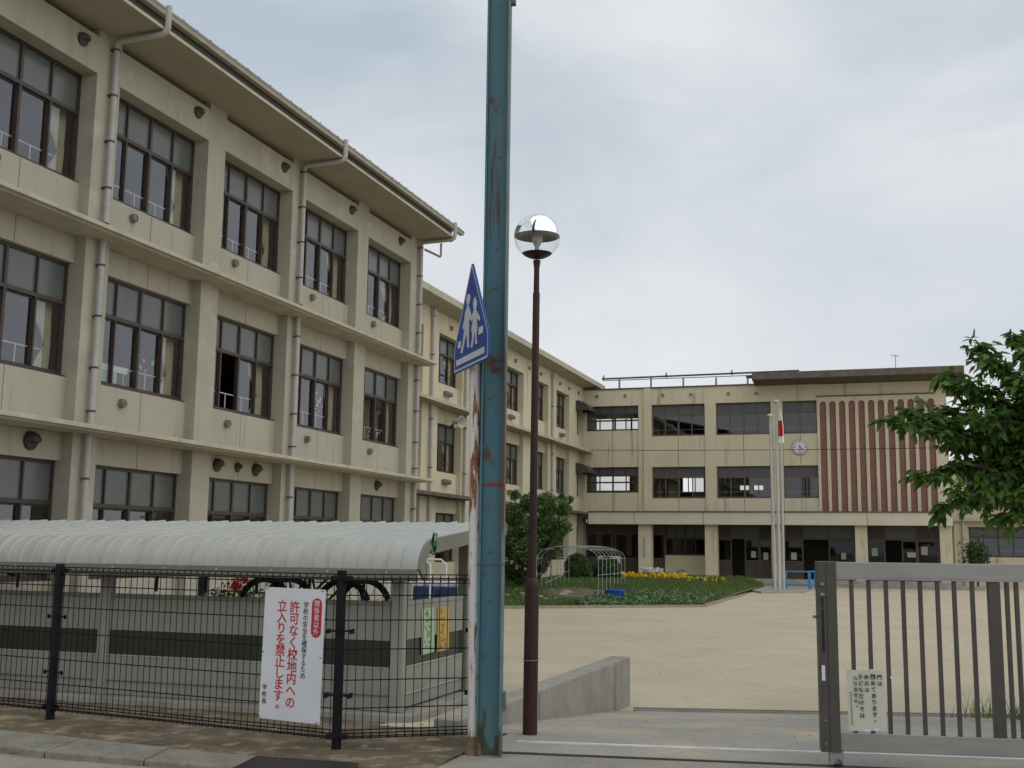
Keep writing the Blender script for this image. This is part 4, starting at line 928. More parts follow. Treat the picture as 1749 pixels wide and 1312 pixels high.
flatp('bag', fig([(.115, .235), (.21, .235), (.23, .30), (.135, .30)])); flatp('bag', fig([(.725, .262), (.85, .262), (.86, .33), (.735, .33)]))
for v in (.30*h, .10*h): put('clamp_band', mesh('clamp_band', MB().box(-.2*q, .3*q, v-.02, v+.02, -.035, -.0125), sgback), sg, Ms)

# ================================================================== TEAL STEEL COLUMN
b0c = onY(836, 1290, 8.3); t0c = onY(855, 0, 8.3); ax = (t0c-b0c).normalized(); cH = 8.6
tc_ = thing('steel_column', b0c, 'tall flaking teal steel column with rust beside the crossing sign', 'column')
u_ = Vector((.968, .25, 0)); u_ = (u_-ax*u_.dot(ax)).normalized(); v_ = ax.cross(u_)
def cbox(name, u0, u1, v0, v1, m, z0=-.1, z1=cH): o = part(name, MB().obox(b0c+ax*(z0+z1)/2+u_*(u0+u1)/2+v_*(v0+v1)/2, u_*(u1-u0)/2, v_*(v1-v0)/2, ax*(z1-z0)/2), m, tc_, bevel=.004); return o
cbox('web', -.085, .075, -.012, .004, bluep); cbox('flange', .075, .092, -.10, .07, teall); cbox('flange', -.10, -.085, -.07, .07, bluep)
for z in (1.75, 3.6, 5.2): cbox('stiffener', -.085, .075, .004, .05, bluep, z, z+.012)
mb = MB()
for i in range(7): mb.obox(b0c+ax*(2.03+rnd.uniform(-.008, .008))+u_*(-.065+.02*i)+v_*-.0155, u_*.013, v_*.0012, ax*rnd.uniform(.006, .014))
part('orange_mark', mb, mat('orange_paint', (.30, .05, .02), .7), tc_)
mb = MB().tube([b0c+ax*1.42+u_*a+v_*b for a, b in ((-.11, -.08), (.10, -.11), (.10, .08), (-.11, .08), (-.11, -.08))], .004, 5)
part('wire_tie', mb, steeld, tc_); cbox('rivet_plate', .093, .12, -.05, .03, teall, .33, .47)
cbox('top_lug', .092, .13, -.06, .0, bluep, 5.98, 6.08)

# ================================================================== GLOBE LAMP
lb0 = onY(905, 1255, 9.33); lb0.z = 0; lt0 = onY(917, 443, 9.33); gc = onY(917.5, 404, 9.33)
lm = thing('globe_lamp', lb0, 'maroon lamp post with clear globe and mirrored top beside the entrance', 'lamp post')
axl = (lt0-lb0).normalized(); zz = lambda z: lb0+axl*z
part('lower_post', MB().tube([zz(-.15), zz(1.22), zz(1.25), zz(1.28), zz(1.30)], [.062, .060, .058, .048, .03], 20), maroon, lm, smooth=True)
part('upper_post', MB().tube([zz(1.28), zz(3.78), zz(3.785), zz(3.79), zz(4.0), zz(4.08)], [.033, .031, .031, .026, .024, .034], 16), maroon, lm, smooth=True)
part('wire_band', MB().tube([zz(.62)+Vector((.066*math.cos(a), .066*math.sin(a), .01*math.sin(a))) for a in [2*math.pi*i/16 for i in range(17)]], .003, 4), steelg, lm)
gr = .205
glb = MB().lathe(gc, [(gr*math.sin(a), gr*math.cos(a)) for a in [math.pi*(.50+.28*i/12) for i in range(13)]], 32)
part('glass_globe', glb, clear, lm, smooth=True)
part('mirror_dome', MB().lathe(gc, [(gr*math.sin(a), gr*math.cos(a)) for a in [math.pi*.50*i/14+1e-3 for i in range(15)]], 32), chrome, lm, smooth=True)
part('reflector_plate', MB().lathe(gc, [(gr*.99, -.002), (gr*.8, .03), (.06, .055), (.0, .055)], 32), refl, lm, smooth=True)
part('base_dish', MB().lathe(gc, [(gr*math.sin(a)*1.003, gr*math.cos(a)*1.003) for a in [math.pi*(.775+.215*i/8) for i in range(9)]]+[(.0, -gr*.98)], 32), maroon, lm, smooth=True)
part('bulb', MB().lathe(gc, [(.0, -.14), (.02, -.135), (.022, -.09), (.03, -.08), (.05, -.03), (.052, .02), (.04, .05)], 16), opal, lm, smooth=True)

# ================================================================== SLIDING GATE
gd = (r2b-r2a); gd.z = 0; gd.normalize(); gn = Vector((gd.y, -gd.x, 0)); GP = r2b
gt = thing('sliding_gate', (GP.x, GP.y, 0), 'grey steel sliding gate with upright bars, half open at the right', 'gate')
def gx(x, y=1100): p = onV(x, y, GP, gd); return (p-GP).dot(gd)
def gz_(x, y): return onV(x, y, GP, gd).z
def gbox(name, s0, s1, z0, z1, d0, d1, m, bev=.004, par=None): c_ = GP+gd*((s0+s1)/2)+gn*((d0+d1)/2)+VZ*((z0+z1)/2); return part(name, MB().obox(c_, gd*((s1-s0)/2), gn*((d1-d0)/2), VZ*((z1-z0)/2)), m, par or gt, bevel=bev)
zt0, zt1 = gz_(1435, 987), gz_(1435, 960); zb1, zb0_ = gz_(1435, 1250), gz_(1435, 1281); s0, s1 = gx(1396.5), gx(1430)
ep = gbox('end_post', s0, s1, zb0_-.01, zt1+.004, -.06, .06, steeld)
gbox('post_groove', s0+.064, s0+.068, zb0_, zt1-.01, .06, .0612, blackr, 0, ep)
gbox('handle_slot', s0+.026, s0+.045, gz_(1405, 1112), gz_(1405, 1040), .0585, .0615, blackr, 0, ep); gbox('white_sticker', s0+.018, s0+.042, gz_(1405, 1161), gz_(1405, 1135), .0605, .062, signw, 0, ep)
for y, r_ in ((998, .019), (1016, .022)):
    p = GP+gd*(s0+.036)+gn*.06+VZ*gz_(1405, y); Mk = Matrix.Translation(p) @ Matrix(((gn.x, gd.x, 0, 0), (gn.y, gd.y, 0, 0), (0, 0, 1, 0), (0, 0, 0, 1)))
    put('lock_knob', mesh('lock_knob', MB().lathe((0, 0, 0), [(r_, 0), (r_, .008), (r_*.7, .016), (0, .018)], 16, 'x'), steelg, True), ep, Mk)
gbox('key_tab', s0+.032, s0+.042, gz_(1405, 1037), gz_(1405, 1016), .075, .082, blackr, 0, ep)
gbox('latch_bolt', s0-.03, s0, gz_(1397, 1056), gz_(1397, 1051), -.01, .01, steelg, .003, ep)
for y in (1228, 1268): gbox('rivet', s0+.034, s0+.04, gz_(1405, y)-.003, gz_(1405, y)+.003, .06, .064, signw, 0, ep)
GE = 3.4
gbox('top_rail', s1, GE, zt0, zt1, -.035, .035, steel); gbox('bottom_rail', s1, GE, zb0_, zb1, -.035, .035, steel)
gbox('rail_trim', s1, GE, zt0-.012, zt0, -.04, .042, steel, .002)
gbox('wheel_block', s0+.06, s1+.02, .03, zb0_-.005, -.045, .05, steel)
put('wheel', mesh('wheel', MB().lathe((0, 0, 0), [(0, -.02), (.03, -.02), (.03, .02), (0, .02)], 14, 'y'), blackr), gt, Matrix.Translation(GP+gd*(s0+.12)+gn*.03+VZ*.036) @ Matrix.Rotation(math.atan2(gd.y, gd.x), 4, 'Z'))
bars = [1457, 1486.5, 1516.3, 1545.6, 1575, 1604.8, 1633.5, 1664.5]
ss = [gx(b) for b in bars]
for s in ss: gbox('bar', s-.014, s+.014, zb1, zt0-.012, -.018, .018, steeld, .002)
st0, st1 = gx(1691), gx(1711); gbox('stile', st0, st1, zb1, zt0-.012, -.034, .034, steeld)
s = gx(1724); k = 0
while s < GE: gbox('bar', s-.014, s+.014, zb1, zt0-.012, -.018, .018, steeld, .002); s += (.065 if k == 0 else .1265); k += 1
# paper notice tied to the gate bars
Pn = GP+gn*.026; cs = [onV(x, y, Pn, gd) for x, y in ((1450, 1148), (1514, 1141), (1445, 1247), (1511, 1250))]
cn = (cs[0]+cs[1]+cs[2]+cs[3])/4; wN = (cs[1]-cs[0]).length; hN = (cs[0].z+cs[1].z-cs[2].z-cs[3].z)/2
Mn = plane_M(cn, gd) @ Matrix.Rotation(R(1.2), 4, 'Z')
pn = put('gate_notice', None, None, Mn, label='laminated paper with black Japanese writing fixed low on the gate bars', category='notice')
mb = MB(); nu = 8
for i in range(nu+1):
    for j in range(nu+1): mb.v.append(((i/nu-.5)*wN, (j/nu-.5)*hN, .004*math.sin(i*.8)*math.cos(j*.6)))
for i in range(nu):
    for j in range(nu): a = i*(nu+1)+j; mb.f.append((a, a+nu+1, a+nu+2, a+1))
put('sheet', mesh('sheet', mb, paper, 'all'), pn, Mn)
Un = lambda x: (x-335)/205*wN                 # measured 232..438 by 715..1090 in an enlarged view
Vn = lambda y: (905-y)/370*hN
Mt = Mn @ Matrix.Translation((0, 0, .005))
for txt, x, y0, y1, sz in (('門は', 411, 745, 825, .036), ('閉めてあります。', 376, 745, 1050, .040), ('休日は', 341, 745, 862, .033), ('子どもだけでは', 308, 745, 1018, .038), ('入りません。', 280, 755, 960, .035)): column_text(pn, txt, Mt, Un(x), Vn(y0), Vn(y1), sz, blkt, .0005, 'character')
mb = MB()
for i in range(14): mb.box(Un(252)-.004, Un(252)+.004, Vn(858+14.5*i)-.005, Vn(858+14.5*i)+.003, 0, .001)
put('small_print', mesh('small_print', mb, blkt), pn, Mt)
for i, (x, y) in enumerate(((376, 722), (484, 765), (380, 1082), (330, 1086))): put('tape', mesh('tape', MB().box(-.02, .02, -.008, .008, .004, .0045), signw), pn, Mn @ Matrix.Translation((Un(x), Vn(y), 0)))
# ================================================================== GARDEN BED
bR = onG(1205, 1037); bR2 = onG(1275, 1016); bL = onG(862, 1040)
def lawn_h(x, y):
    g_ = ground_h(x, y); d0 = y-(bL.y+(bR.y-bL.y)*(x-bL.x)/(bR.x-bL.x)); dr = (-5.2-x)
    k = sst(d0/9)*sst((dr)/2.2); return g_+.03+.42*k
ny = 26; lx = frange(-15.2, bR.x, .5); mb = MB()
yfront = lambda x: bL.y+(bR.y-bL.y)*(x-bL.x)/(bR.x-bL.x)
xr = lambda j: lerp(bR.x, bR2.x+.2, j/ny)
for x in lx:
    for j in range(ny+1): y = lerp(yfront(x), 57.0, j/ny); mb.v.append((x, y, lawn_h(x, y)))
for i in range(len(lx)-1):
    for j in range(ny): a = i*(ny+1)+j; mb.f.append((a, a+ny+1, a+ny+2, a+1))
struct('lawn', mb, lawn, smooth='all')
r = random.Random(11); gb = MB(); bare = onG(985, 1027)
bsl = MB()
for q_ in range(7):
    for i in range(28):
        a = 2*math.pi*i/28; k = q_/6*(1+.14*math.sin(3*a+1)+.08*math.sin(7*a)); x, y = bare.x+1.3*k*math.cos(a), bare.y+1.6*k*math.sin(a); bsl.v.append((x, y, lawn_h(x, y)+.004))
for q_ in range(6):
    for i in range(28): a = q_*28+i; b = q_*28+(i+1) % 28; bsl.f.append((a, b, b+28, a+28))
part('bare_soil', bsl, dirtm, kind='structure')
def blade(mb, p, h_, r, w_=.012):
    a = r.uniform(0, 6.28); u = Vector((math.cos(a), math.sin(a), 0))*w_; l = Vector((r.gauss(0, .3), r.gauss(0, .3), 1)).normalized()*h_; n0 = len(mb.v)
    mb.v += [tuple(p-u), tuple(p+u), tuple(p+l)]; mb.f.append((n0, n0+1, n0+2))
for i in range(42000):
    x = r.uniform(-14.5, bR.x-.1); y = r.uniform(yfront(x)+.05, 56.8)
    if ((x-bare.x)/1.3)**2+((y-bare.y)/1.6)**2 < r.uniform(.7, 1.2): continue
    tall = 1+.9*max(0, math.sin(x*1.7)*math.cos(y*.9))
    blade(gb, Vector((x, y, lawn_h(x, y)-.01)), r.uniform(.05, .15)*tall, r, .02)
part('grass', gb, grass, fixn=False, kind='stuff', label='short green grass covering the garden bed', category='grass')
# vegetables along the front
vp_ = []
for i in range(5200):
    x = r.uniform(-9.6, bR.x-.25); y = yfront(x)+.2+abs(r.gauss(0, 1.7)); n_ = .5+.5*math.sin(x*5.1)*math.cos(y*4.3)
    vp_.append((x, y, lawn_h(x, y)+r.random()*.26*n_+.02))
part('ground_plants', leafcloud(vp_, .07, 5, .6), vegl, fixn=False, kind='stuff', label='low leafy green plants along the front edge of the garden bed', category='plants')
# bed edging boards
for a, b, lb in ((Vector((-12.5, yfront(-12.5)-.03, 0)), Vector((bR.x, bR.y-.03, 0)), 'pale edging board along the front of the garden bed'), (Vector((bR.x, bR.y, 0)), Vector((bR2.x, bR2.y, 0)), 'pale edging board down the right side of the garden bed')):
    d = (b-a)/2; c = (a+b)/2; n = Vector((-d.y, d.x, 0)).normalized(); part('bed_edging', MB().obox(Vector((c.x, c.y, ground_h(c.x, c.y)+.03)), d, n*.03, VZ*.06), wood, label=lb, category='edging')
# flower rows
def row(px0, px1, pyc, Y, n, m, hgt, seed, sz=.06):
    r = random.Random(seed); a = onY(px0, pyc, Y); b = onY(px1, pyc, Y); pts = []
    for i in range(n): t = r.random(); pts.append((lerp(a.x, b.x, t), Y+r.gauss(0, .25), a.z+r.uniform(-.5, .5)*hgt+.05*math.sin(t*40)))
    return a, b, leafcloud(pts, sz, seed, .9)
YFw = 51.0
for px0, px1, pyc, Y, n, m, hg, lb, nm in ((1057, 1170, 985, YFw, 1900, yelf, .34, 'row of yellow marigolds across the back of the lawn', 'yellow_flower_row'), (1095, 1131, 976, YFw+.5, 600, whif, .26, 'clump of white flowers behind the yellow flower row', 'white_flower_clump')):
    a, b, lc = row(px0, px1, pyc, Y, n, m, hg, n)
    t = thing(nm, (a.x, Y, lawn_h(a.x, Y)), lb, 'flowers')
    part('blossoms', lc, m, t, fixn=False, kind='stuff')
    pts = [(r.uniform(a.x, b.x), Y+r.gauss(0, .25), r.uniform(lawn_h(a.x, Y)-.02, a.z-.02)) for _ in range(900)]
    part('foliage', leafcloud(pts, .07, 77, .5), lf2, t, fixn=False, kind='stuff')
a, b, lc = row(1176, 1240, 990, 49, 160, None, .3, 55, .08)
t = thing('mixed_flower_clump', (a.x, 49, 0), 'untidy clump of plants with a few orange flowers at the right end of the lawn', 'flowers')
part('blossoms', MB() if False else leafcloud([(r.uniform(a.x, b.x), 49+r.gauss(0, .3), a.z+r.uniform(-.1, .15)) for _ in range(90)], .06, 9, .9), yelf, t, fixn=False, kind='stuff'); part('foliage', leafcloud([(r.uniform(a.x, b.x), 49+r.gauss(0, .3), a.z+r.uniform(-.35, .1)) for _ in range(700)], .08, 10, .35), lf2, t, fixn=False, kind='stuff')
# clipped round shrubs
def shrub(c, rx, rz, n, lb, seed):
    r = random.Random(seed); t = thing('round_shrub', (c.x, c.y, c.z-rz), lb, 'shrub', 'clipped shrubs on the lawn'); pts = []
    for i in range(n):
        d_ = Vector((r.gauss(0, 1), r.gauss(0, 1), r.gauss(0, 1))).normalized(); k = (1-.25*r.random()**2)*(1+.06*math.sin(d_.x*9+seed)*math.cos(d_.z*8)); pts.append((c.x+d_.x*rx*k, c.y+d_.y*rx*k, c.z+max(d_.z, -.75)*rz*k))
    part('foliage', leafcloud(pts, .055, seed, .5), lf3, t, fixn=False)
    core = MB().lathe(c, [(rx*.78*math.sin(a)+.001, rz*.78*math.cos(a)) for a in [math.pi*i/10 for i in range(11)]], 14); part('branches', core, lf3, t)
    part('stem', MB().tube([(c.x, c.y, c.z-rz-.1), (c.x, c.y, c.z)], .06, 6), bark, t)
def pxr(n): return n*50/F*1.03
shrub(onY(986, 973, 49), pxr(22), pxr(27), 5200, 'round clipped dark shrub on the left behind the hoop frame', 1)
shrub(onY(1037, 976, 50.5), pxr(24), pxr(25), 5200, 'round clipped dark shrub on the right behind the hoop frame', 2)
# hoop frame of white pipes
hf = thing('hoop_frame', (-10, 40, -.3), 'arched garden frame of thin white pipes over the vegetable bed', 'hoop frame')
q0 = onY(916, 1035, 38.5); q1 = onY(1022, 1035, 38.5); wv_ = (q1.x-q0.x); cx0 = (q0.x+q1.x)/2; hub = onY(970, 932, 38.5).z; gz0 = lawn_h(cx0, 39)
whp = mat('white_pipe', (.42, .43, .44), .4, (.28, .29, .30), 8)
legz = onY(1022, 955, 38.5).z
def hoop(cx, y, name='hoop'):
    g_ = lawn_h(cx, y)-.03; pts = [(cx-wv_/2, y, g_), (cx-wv_/2, y, legz)]+[(cx-wv_/2*math.cos(a), y, legz+(hub-legz)*math.sin(a)) for a in [math.pi*i/12 for i in range(1, 12)]]+[(cx+wv_/2, y, legz), (cx+wv_/2, y, g_)]
    part(name, MB().tube(pts, .0095, 6), whp, hf, smooth=True)
for i in range(8): hoop(cx0-.02*i, 38.5+.68*i)
for s in (-1, 1):
    for z in (legz, legz-.55, legz-1.15): part('side_pipe', MB().tube([(cx0+s*wv_/2, 38.4, z), (cx0+s*wv_/2-.14, 43.3, z), ], .0095, 6), whp, hf)
for a in (.25, .5, .75): part('ridge_pipe', MB().tube([(cx0-wv_/2*math.cos(math.pi*a), 38.4, legz+(hub-legz)*math.sin(math.pi*a)), (cx0-wv_/2*math.cos(math.pi*a)-.14, 43.3, legz+(hub-legz)*math.sin(math.pi*a)), ], .0095, 6), whp, hf)
a = onY(931, 996, 38.3); b = onY(960, 983, 38.3); part('loose_pipe', MB().tube([a, b], .02, 6), whp, hf)
# blue basin, small planter, hose arch, rubble
p = onG(1053, 1031); z = lawn_h(p.x, p.y)
bs_ = MB().lathe((p.x, p.y-.3, z), [(.0, .02), (.22, .02), (.31, .30), (.345, .30), (.345, .33), (.30, .33), (.29, .30), (.20, .04), (0, .04)], 24); bs_.v = [(p.x+(x-p.x)*1.12, y, zz_+.015*math.sin(x*9)) for x, y, zz_ in bs_.v]
part('blue_basin', bs_, bluepl, label='blue plastic basin on the grass near the hoop frame', category='basin', smooth=True)
p = onY(1178, 1008, 46); t = thing('flower_pot', (p.x, 46, lawn_h(p.x, 46)), 'white square pot with small yellow flowers on the lawn', 'flower pot'); zt_ = onY(1178, 996, 46).z; zl_ = lawn_h(p.x, 46)-.02
part('pot', MB().prism([(-.13, 0), (.13, 0), (.16, zt_-zl_), (-.16, zt_-zl_)], (p.x, 45.87, zl_), VX, VZ, VY, .28), boxg, t, bevel=.015); part('plant', leafcloud([(p.x+r.gauss(0, .1), 46+r.gauss(0, .08), zt_+r.uniform(0, .22)) for _ in range(120)], .05, 31), lf2, t, fixn=False); part('blossoms', leafcloud([(p.x+r.gauss(0, .09), 46+r.gauss(0, .08), zt_+r.uniform(.1, .25)) for _ in range(40)], .04, 32, .9), yelf, t, fixn=False)
p = onY(1164, 990, 54); ga = mat('green_tube', (.05, .20, .17), .4)
part('hose_arch', MB().tube([(p.x-.33*math.cos(a), 54, p.z-.1+.55*math.sin(a)) for a in [math.pi*i/14 for i in range(15)]], .04, 8), ga, label='small green tube arch standing behind the yellow flowers', category='arch', smooth=True)
r = random.Random(3)
for i in range(9):
    p = onG(868+i*13+r.uniform(-4, 4), 1031+r.uniform(-6, 2)); z = lawn_h(p.x, p.y); s = r.uniform(.07, .15); me_ = MB().lathe((0, 0, 0), [(.0, 0), (s, .0), (s*.9, s*.5), (s*.4, s*.8), (0, s*.8)], 7); me_.v = [(x*1.7*(1+r.uniform(-.15, .15)), y*(1+r.uniform(-.2, .2)), zz_) for x, y, zz_ in me_.v]
    put('edging_stone', mesh('edging_stone', me_, plinm), None, Matrix.Translation((p.x, p.y, z-.02)) @ Matrix.Rotation(r.uniform(0, 3), 4, 'Z'), label='grey edging stone lying by the small tree, %s from the left' % ORD[i] if i < 8 else 'grey edging stone nearest the hoop frame', category='stone', group='stones at the garden edge')
# ================================================================== FLAGPOLES
fpb = onG(1326, 1012); 
base = struct('flagpole_base', MB().prism([(onG(1270, 1008).x, onG(1270, 1008).y), (onG(1300, 1014).x, onG(1300, 1014).y), (onG(1375, 1013).x, onG(1375, 1013).y), (onG(1392, 1003).x, onG(1392, 1003).y), (onG(1300, 1001).x, onG(1300, 1001).y)], (0, 0, -.35), VX, VY, VZ, .19), plinm, bevel=.02)
for (xb, yb, xt, yt, lb, fl) in ((1323.5, 1009, 1315, 712, 'white flagpole without a flag, leftmost of the three', 0), (1331.5, 1010, 1325.5, 688, 'white flagpole carrying the drooping flag, middle of the three', 1), (1338.5, 1007, 1334, 728, 'white flagpole without a flag, rightmost of the three', 0)):
    p = onZ(xb, yb, -.17); q = onY(xt, yt, p.y); t = thing('flagpole', p, lb, 'flagpole', 'flagpoles before the entrance')
    part('pole', MB().tube([p-VZ*.1, p.lerp(q, .45), q], [.075, .065, .045], 12), polem, t, smooth=True); part('finial', MB().lathe(q, [(.06, 0), (.12, .02), (.12, .08), (.05, .13), (0, .14)], 12), polem, t, smooth=True)
    part('halyard', MB().tube([p+Vector((.13, -.08, 1.2)), q+Vector((.08, -.05, -.1))], .008, 4), steeld, t)
    if fl:
        mb = MB(); mbr = MB(); nv = 30; nu = 12; zt_ = q.z-.1; zb_ = onY(1330, 757, p.y).z
        for j in range(nv+1):
            tt = j/nv; wd = .04+.19*math.sin(min(1, tt*1.35)*math.pi/2)
            for i in range(nu+1): u = i/nu; mb.v.append((q.x+.07+wd*u, p.y-.1+.06*math.sin(u*12+tt*2), lerp(zt_, zb_, tt)+.10*u*(1-tt)))
        mbr.v = list(mb.v)
        for j in range(nv):
            for i in range(nu):
                a = j*(nu+1)+i; f_ = (a, a+1, a+nu+2, a+nu+1); tt = (j+.5)/nv; (mbr if .42 < tt < .83 and i < 11 else mb).f.append(f_)
        fo = part('flag', mb, flagw, smooth='all', label='white and red flag hanging limp from the middle flagpole', category='flag'); part('red_disc', mbr, flagr, fo, smooth='all')
# blue railing beside the flagpoles
a = onZ(1342, 1007, -.2); b = onZ(1383, 1007, -.2); hz = onY(1342, 975, a.y).z
rg = thing('blue_railing', a, 'short light blue metal railing right of the flagpoles', 'railing')
for p in (a, b, b+Vector((.22, .9, 0)), a+Vector((-.6, .9, 0))): part('post', MB().box(p.x-.07, p.x+.07, p.y-.05, p.y+.05, -.35, hz), bluer, rg, bevel=.01)
for z in (hz-.06, -.02): part('rail', MB().box(a.x-.07, b.x+.05, a.y-.03, a.y+.03, z, z+.07), bluer, rg, bevel=.01)
part('rail', MB().obox((b+b+Vector((.22, .9, 0)))/2+VZ*(hz-.03-b.z), Vector((.11, .45, 0)), VX*.03, VZ*.035), bluer, rg)

# ================================================================== TREES
def leaf(mb, p, d, nrm, L_, w_):
    d = d.normalized(); s = d.cross(nrm).normalized(); n = s.cross(d); n0 = len(mb.v)
    mb.v += [tuple(p), tuple(p+d*L_*.3+s*w_+n*w_*.35), tuple(p+d*L_*.34), tuple(p+d*L_*.3-s*w_+n*w_*.35), tuple(p+d*L_*.68+s*w_*.75+n*w_*.2-VZ*L_*.04), tuple(p+d*L_*.68-VZ*L_*.05), tuple(p+d*L_*.68-s*w_*.75+n*w_*.2-VZ*L_*.04), tuple(p+d*L_-VZ*L_*.14)]
    mb.f += [tuple(n0+i for i in f_) for f_ in ((0, 1, 2), (0, 2, 3), (1, 4, 5, 2), (2, 5, 6, 3), (4, 7, 5), (5, 7, 6))]
TB = onY(1905, 1240, 13.8); TB.z = ground_h(TB.x, TB.y)
ct_ = thing('cherry_tree', TB, 'leafy cherry tree reaching in from the right edge over the yard', 'tree')
hub_ = TB+Vector((0, 0, 2.3))
wood_mb = MB().tube([TB-VZ*.1, TB+Vector((.02, 0, .4)), TB+Vector((-.04, .03, 1.4)), hub_], [.2, .15, .125, .12], 10)
tips = [(1488, 716, 13.0), (1520, 708, 13.3), (1560, 735, 12.9), (1588, 642, 13.6), (1625, 655, 13.2), (1655, 590, 13.9), (1690, 615, 13.3), (1725, 575, 13.7), (1765, 590, 13.2), (1542, 812, 12.9), (1590, 800, 13.4), (1578, 872, 13.2), (1630, 850, 12.8), (1612, 765, 13.6), (1660, 720, 12.8), (1660, 800, 13.3), (1700, 880, 13.0), (1735, 850, 12.8), (1720, 780, 13.2), (1700, 690, 13.5), (1740, 655, 12.9), (1790, 700, 13.0), (1800, 820, 13.1), (1770, 760, 13.9), (1650, 760, 14.2), (1690, 830, 14.2), (1740, 720, 14.4), (1620, 705, 13.9)]
r = random.Random(21); brs = []
for x, y, Y in tips: brs.append(onY(x+(26 if x < 1605 else 10), y, Y))
for i in range(26):     # the far half of the crown, out of the frame
    a = r.uniform(-1.7, 1.7); rr = r.uniform(1.3, 2.8); brs.append(hub_+Vector((math.cos(a)*rr, math.sin(a)*rr, r.uniform(-.3, 2.4))))
leaves = []
for bi, tip in enumerate(brs):
    st = hub_+Vector((r.uniform(-.06, .06), r.uniform(-.06, .06), r.uniform(-.5, .35))); dv = tip-st; L_ = dv.length
    pts = [st+dv*t+VZ*(math.sin(t*math.pi)*.16*L_)+Vector((r.gauss(0, .03), r.gauss(0, .03), r.gauss(0, .025)))*(1 if 0 < t < 1 else 0) for t in (0, .17, .34, .5, .66, .82, .92, 1)]
    wood_mb.tube(pts, [.05, .042, .034, .027, .02, .013, .009, .004], 6)
    ntw = int(14+L_*15)
    for k in range(ntw):
        t = .38+.62*(k+r.random())/ntw; f_ = t*7; i0 = min(6, int(f_))
        tt_ = (.0, .17, .34, .5, .66, .82, .92, 1)
        for i0 in range(7):
            if tt_[i0] <= t <= tt_[i0+1]: break
        p = pts[i0].lerp(pts[i0+1], (t-tt_[i0])/(tt_[i0+1]-tt_[i0])); along = (pts[i0+1]-pts[i0]).normalized()
        td = (along*r.uniform(.3, 1.1)+Vector((r.gauss(0, .7), r.gauss(0, .7), r.gauss(.0, .45)))).normalized(); tl_ = r.uniform(.12, .34)*(1.15-.5*t)
        q = [p, p+td*tl_*.5, p+td*tl_-VZ*tl_*.18]
        wood_mb.tube(q, [.005, .004, .002], 4)
        for j in range(r.randint(5, 9)):
            s = r.uniform(.15, 1); pp = q[0].lerp(q[1], s*2) if s < .5 else q[1].lerp(q[2], s*2-1)
            ld = (td*.6+Vector((r.gauss(0, .7), r.gauss(0, .7), -.45+r.gauss(0, .3)))); leaves.append((pp, ld, Vector((r.gauss(0, .45), r.gauss(0, .45), 1)), r.uniform(.085, .16)))
part('trunk', wood_mb, bark, ct_, smooth=True)
def vis(p): v = p-CAMP; z = v.dot(fw); return 0 <= 874.5+F*v.dot(rt)/z <= 1749 and 0 <= 656-F*v.dot(up)/z <= 1312
order = sorted(range(len(leaves)), key=lambda i: (not vis(leaves[i][0]), (leaves[i][0]-CAMP).length))
one = MB(); leaf(one, Vector((0, 0, 0)), VX, VZ, 1, .23); lmesh = mesh('leaf', one, cherry, fixn=False)
near = set(order[:300])
for i in near:
    p, d, n, L_ = leaves[i]; d = d.normalized(); s = d.cross(n).normalized(); n = s.cross(d)
    put('leaf', lmesh, ct_, Matrix(((d.x*L_, -s.x*L_, n.x*L_, p.x), (d.y*L_, -s.y*L_, n.y*L_, p.y), (d.z*L_, -s.z*L_, n.z*L_, p.z), (0, 0, 0, 1))))
fm = MB()
for i in order[300:]: p, d, n, L_ = leaves[i]; leaf(fm, p, d, n, L_, L_*.23)
part('crown', fm, cherry, ct_, fixn=False, kind='stuff')
# small leafy tree behind the lamp post
p0 = onG(905, 1024); t = thing('small_tree', p0, 'dense small garden tree with several stems behind the lamp post', 'tree')
r = random.Random(5); Yt = p0.y; mb = MB(); pts = []
clumps = [(880, 880, 20), (905, 858, 16), (935, 862, 20), (962, 868, 14), (880, 930, 26), (915, 905, 26), (945, 905, 22), (965, 900, 12), (880, 845, 9), (900, 945, 24), (940, 935, 20), (868, 975, 18), (960, 850, 8), (925, 965, 12), (975, 852, 5), (890, 985, 14)]
for cx_, cy_, cr_ in clumps:
    c = onY(cx_, cy_, Yt+r.uniform(-.6, .6)); R0 = cr_*Yt/F*1.12
    mb.tube([p0+Vector((r.uniform(-.3, .3), r.uniform(-.2, .2), -.1)), p0.lerp(c, .5)+Vector((r.gauss(0, .12), r.gauss(0, .12), 0)), c], [.05, .035, .012], 6)
    for i in range(int(620*(R0/.4)**2)):
        d_ = Vector((r.gauss(0, 1), r.gauss(0, 1.1), r.gauss(0, 1))).normalized()*R0*r.random()**.4; pts.append(c+d_)
part('trunk', mb, bark, t, smooth=True); part('crown', leafcloud(pts, .085, 6, .5), lf2, t, fixn=False)
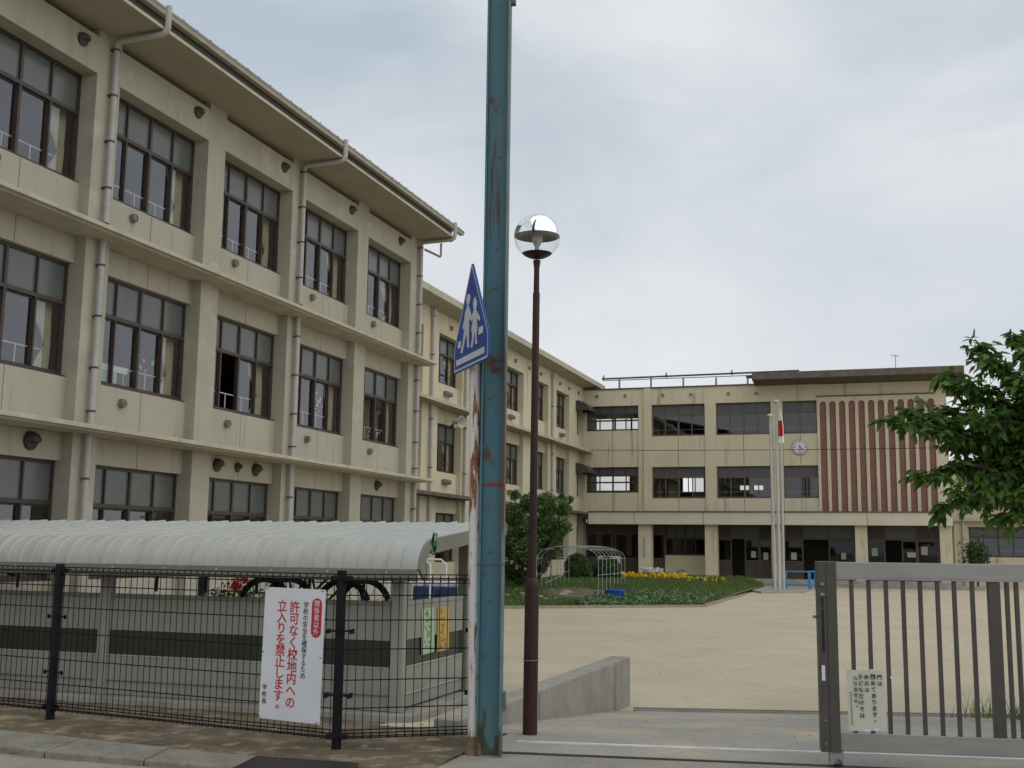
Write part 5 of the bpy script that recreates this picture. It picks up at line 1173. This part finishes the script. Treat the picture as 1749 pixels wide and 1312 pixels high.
# weeds at the foot of the cherry tree, shrub before the right block
p = onG(1700, 1228); wb = MB(); r = random.Random(8)
for i in range(170): blade(wb, Vector((p.x+r.gauss(.1, .22), p.y+r.gauss(.1, .22), ground_h(p.x, p.y)-.01)), r.uniform(.08, .38), r, .006)
part('weeds', wb, grass, fixn=False, kind='stuff', label='clump of wispy weeds growing behind the gate bars', category='weeds')
c = onY(1668, 940, 62); t = thing('leafy_bush', (c.x, 62, -.2), 'small dark bush before the right-hand block', 'bush'); r = random.Random(9)
part('foliage', leafcloud([(c.x+r.gauss(0, .28), 62+r.gauss(0, .3), c.z-.3+r.gauss(0, .35)) for _ in range(1500)], .09, 19), lf3, t, fixn=False); part('stem', MB().tube([(c.x, 62, -.3), (c.x, 62, c.z)], .06, 6), bark, t)
# loose grit and leaves along the fence
gm = MB(); r = random.Random(12)
for i in range(700):
    x = r.uniform(-9, -3.2); y = lerp(ysu(x)+.02, 9.6, r.random()**1.4); z = ground_h(x, y)+.012; s = r.uniform(.003, .009); gm.obox((x, y, z), Vector((s, r.uniform(-s, s), 0)), Vector((0, s*.6, 0)), VZ*s*.5)
part('grit', gm, gritm, fixn=False, kind='stuff', label='loose pebbles and grit scattered on the dirt under the fence', category='grit')
wm = MB()
for cx_, cy_ in ((-7.2, 8.35), (-5.9, 8.2), (-5.0, 8.1), (-6.6, 8.9), (-4.5, 8.5), (-3.7, 8.25)):
    for i in range(60): x, y = cx_+r.gauss(0, .22), cy_+r.gauss(0, .09); blade(wm, Vector((x, y, ground_h(x, y))), r.uniform(.015, .05), r, .003)
part('fence_weeds', wm, grass, fixn=False, kind='stuff', label='sparse tiny weeds in the dirt under the wire fence', category='weeds')
pm = MB(); r = random.Random(17)
for i in range(170):
    y = 10+r.random()**1.6*24; x = r.uniform(-.36*y, .16*y); z = ground_h(x, y)+.006; s = r.uniform(.003, .008); pm.obox((x, y, z), Vector((s, r.uniform(-s, s), 0)), Vector((0, s*.7, 0)), VZ*s*.5)
part('pebbles', pm, gritm, fixn=False, kind='stuff', label='tiny pebbles and specks scattered over the sand and ramp', category='pebbles')
